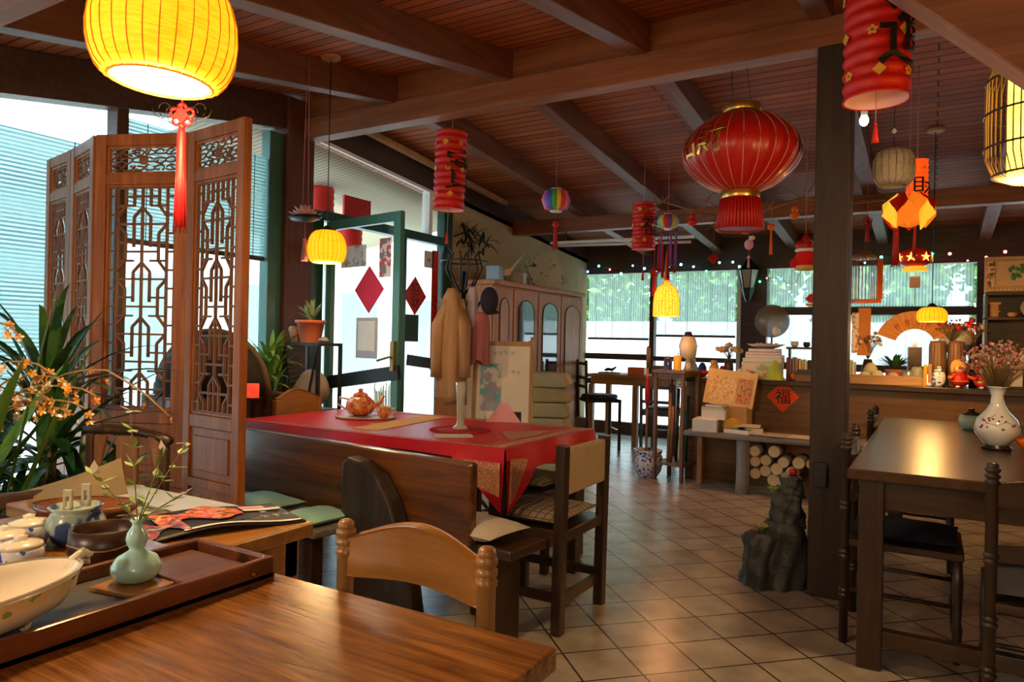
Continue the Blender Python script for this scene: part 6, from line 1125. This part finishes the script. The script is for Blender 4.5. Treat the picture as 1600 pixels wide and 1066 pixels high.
jar('bowl', 'small ochre bowl in the middle of the shelf unit', 'bowl', .52, 6.61, ZC + .552, [(.02, 0), (.035, .015), (.038, .035), (.03, .035)], 'tanx'); t = thing('gourd', 'dry round gourd with red writing on the shelf unit', 'gourd', (.64, 6.63, ZC + .552)); MB().ell((0, 0, .07), (.075, .06, .075), 18, 12).done('body', mat('gourd_tan', (.35, .28, .2), .7), t); c = chars('~', .05, .001); g = MB(); g.add([(v[0] + .01, v[1] - .062, v[2] + .07) for v in c.v], c.f); g.done('writing', 'redf', t)
for k, (h, m, lab) in enumerate(((.06, 'terra', 'thick salmon book at the bottom of the shelf unit'), (.05, 'kraft', 'kraft-coloured book in the middle of the shelf unit stack'), (.05, mat('salmon_book', (.6, .28, .2), .7), 'salmon book on top of the shelf unit stack'))): book(lab, (.47, 6.66, ZC + .022 + (0, .13, .19)[k]), .24, .17, (.125, .055, .06)[k], m, R(2 * k))
tag(MB().box(-.06, .06, -.006, .006, 0, .36).done('green_scroll', spots('green_print', (.35, .6, .42), [(.75, .8, .7), (.05, .2, .1)], 14, .6, .5)), 'green patterned panel standing at the right of the shelf unit', 'panel', loc=(.68, 6.60, ZC + .022))
books_row(-.66, 4, 6.62, ZC, 'upright books right of the pillar', 'right of the pillar', .16)
t = thing('hanging_scroll', 'orange wooden calligraphy plaque hanging under the bird cage', 'plaque', (-.50, 6.66, 1.16), YAW); MB().box(-.05, .05, -.01, .01, 0, .40).done('board', mat('orange_wood', (.6, .22, .05), .5), t); MB().box(-.10, -.05, -.008, .008, .02, .36).done('white_strip', spots('strip_writing', (.82, .78, .7), [(.6, .15, .05)], 30, .6, .55), t)
MB().cyl((0, 0, .4), (0, 0, .475), .002, n=5).done('cord', 'black', t)
# ---------------------------------------------------------------- on the walnut table
t = thing('porcelain_vase', 'white porcelain vase with painted plum branch on a black stand', 'vase', (.262, 3.99, .765)); MB().lathe([(.055, 0), (.062, .004), (.062, .012), (.05, .016), (.055, .022)], n=28).done('stand', 'blk', t)
MB().lathe([(.045, .022), (.055, .03), (.088, .075), (.092, .10), (.08, .14), (.045, .18), (.028, .21), (.025, .25), (.038, .285), (.048, .292), (.042, .29), (.02, .25)], n=36, cap=False).done('body', 'porc', t); g = MB(); g2 = MB(); rr = random.Random(14)
def onv(a, z):
    P0 = [(.055, .03), (.088, .075), (.092, .10), (.08, .14), (.045, .18), (.028, .21)]
    for (r0, z0), (r1, z1) in zip(P0, P0[1:]):
        if z0 <= z <= z1: r = r0 + (r1 - r0) * (z - z0) / (z1 - z0); break
    else: r = .09
    return ((r + .001) * math.cos(a), (r + .001) * math.sin(a), z)
a0 = cam_ang(.262, 3.99)
for s_, br_ in ((0, [(-.9, .15), (-.5, .125), (-.1, .12), (.35, .10)]), (1, [(-.5, .125), (-.3, .15), (-.1, .165)]), (2, [(.1, .12), (.5, .135), (.8, .12)])): g.tube([onv(a0 + a, z) for a, z in br_], .0012, 4)
for k in range(16): g2.ell(onv(a0 + rr.uniform(-.9, .9), rr.uniform(.09, .16)), (.005, .005, .005), 6, 4)
g.done('painted_branch', 'dark', t); g2.done('painted_blossom', mat('plum', (.35, .04, .12), .5), t)
t = thing('dried_flowers', 'bunch of pink dried flowers in the porcelain vase', 'flowers', (.262, 3.99, .80)); bouquet(t, .20, .15, .30, 230, [mat('dry_pink', (.68, .24, .26), .9), mat('dry_mauve', (.5, .2, .22), .9), mat('dry_pale', (.7, .45, .38), .9)], 17, .007)
jar('lidded_pot', 'pale celadon pot with dark knob on the walnut table', 'pot', .20, 4.88, .765, [(.04, 0), (.06, .02), (.068, .05), (.06, .08), (.05, .085)], mat('pale_celadon', (.5, .68, .62), .2, coat=.5), [(.052, .085), (.04, .098), (.015, .105), (.018, .118), (.001, .125)], 'dark', 28)
t = thing('amber_dish', 'small amber glass dish beside the porcelain vase', 'dish', (.40, 3.98, .765)); MB().lathe([(.03, 0), (.06, .03), (.07, .06), (.064, .06), (.03, .02), (.001, .012)], n=20, cap=False).done('dish', 'orange', t)
# ---------------------------------------------------------------- rock fountain by the pillar
t = thing('rock_fountain', 'dark tiered rock fountain with tiny plants beside the pillar', 'fountain', (-.69, 3.86, 0))
def rockm(nm, c, r, z0, z1, seed, m='rock', n=24, k_=.14):
    rr = random.Random(seed); pr_ = []; N = 12
    ph = [rr.uniform(0, 6) for _ in range(6)]
    def fn(u, v):
        a = u * 2 * PI; f = 1 + k_ * math.sin(a * 3 + ph[0] + v * 3) + k_ * .6 * math.sin(a * 7 + ph[1] - v * 5) + k_ * .4 * math.sin(v * 14 + ph[2] + a * 2); tp = 1 - .12 * v - (.0 if v < .97 else .2)
        return (c[0] + r[0] * f * tp * math.cos(a), c[1] + r[1] * f * tp * math.sin(a), z0 + (z1 - z0) * v)
    g = MB(); g.grid(fn, 36, N); o_ = len(g.v); top = [fn(i / 36, 1) for i in range(36)]; g.add(top + [(c[0], c[1], z1 - .01)], [(i, (i + 1) % 36, 36) for i in range(36)], True); g.done(nm, m, t)
rockm('rock_base', (.05, 0), (.115, .11), 0, .33, 1); rockm('front_boulder', (-.05, -.07), (.095, .08), 0, .27, 2); rockm('upper_rock', (.06, .02), (.08, .08), .30, .47, 3); rockm('top_rock', (.08, .03), (.055, .05), .45, .56, 4)
for (x, y, z, m, s_) in ((-.07, -.08, .285, 'brown', 5), (-.03, -.06, .30, 'stem', 6), (.0, -.03, .31, 'stone', 7), (.085, .02, .58, 'redf', 8), (.05, .0, .56, 'stone', 9)):
    g = MB(); g.ell((x, y, z), (.022, .02, .018), 8, 6); g.done('pebble', m, t)
g = MB()
for k in range(18): a = k * 2.4; blade(g, (.0, -.05, .47), (math.cos(a), math.sin(a), 1.2), .05, .012, .3, 3)
for k in range(18): a = k * 2.4; blade(g, (-.04, -.09, .28), (math.cos(a), math.sin(a), 1.0), .05, .012, .3, 3)
g.done('tiny_plants', 'leaf2', t)
# picture frame cables, small wall things near the pillar
t = thing('door_latch_box', 'small black switch box on the left face of the pillar', 'switch box', (-.46, 3.75, .60)); MB().box(-.03, .03, -.012, .012, -.06, .06).done('case', 'black', t, .004)

# more small things on the counter and the back table
for x, y, z, w, d, h, m, lab in ((-3.05, 8.12, .845, .2, .14, .09, 'orange', 'orange woven box on the tan table by the window'), (-3.42, 8.15, .845, .24, .16, .02, 'offw', 'pale folder lying on the tan table'), (-2.78, 8.15, .845, .16, .12, .12, 'brown', 'brown box on the tan table behind the umbrella')):
    tag(MB().box(-w / 2, w / 2, -d / 2, d / 2, 0, h).done('box', m, bevel=.006), lab, 'box', loc=(x, y, z), rz=R(8))
t = thing('toy_animal', 'small black animal figure on the pale folder', 'figurine', (-3.40, 8.12, .865)); MB().tube([(-.07, 0, .02), (-.03, 0, .035), (.03, 0, .03), (.06, 0, .05), (.08, 0, .065)], [.012, .02, .018, .014, .01], 8).done('body', 'black', t)
for x in (-.04, .03): MB().cyl((x, 0, 0), (x, 0, .03), .006).done('leg', 'black', t)
CC = [('small red tea tin on the counter beside the brown vase', -1.68, 6.70, 'redp', .035, .09), ('blue tin at the back of the counter left', -1.88, 6.74, 'blue', .04, .11), ('tall yellow tin behind the ochre figurine', -1.76, 6.74, 'yel', .035, .13), ('small ochre cup in front of the brown vase', -1.66, 6.48, 'tan', .028, .05), ('white jar behind the white cup', -1.48, 6.72, 'porc', .04, .12), ('brown jar left of the lime cone', -1.36, 6.45, 'brown', .03, .06),
      ('small grey cup right of the model house', -.80, 6.47, 'silver', .028, .05), ('small orange pot beside the leafy pot', -.14, 6.70, 'orange', .045, .09), ('dark teapot-shaped jar at the right of the honey tray', -.10, 6.62, 'dark', .05, .10), ('tiny white cup before the tan upright book', -.02, 6.46, 'porc', .018, .03), ('red jar behind the festive doll', .40, 6.56, 'redp', .05, .14), ('small gold tin beside the festive doll', .43, 6.46, 'gold', .03, .05)]
for lab, x, y, m, rd, h in CC: jar('small_jar', lab, 'jar', x, y, ZC, [(rd * .7, 0), (rd, h * .3), (rd, h * .7), (rd * .6, h)], m, [(rd * .6, h), (rd * .55, h * 1.08), (rd * .15, h * 1.12), (.001, h * 1.16)])
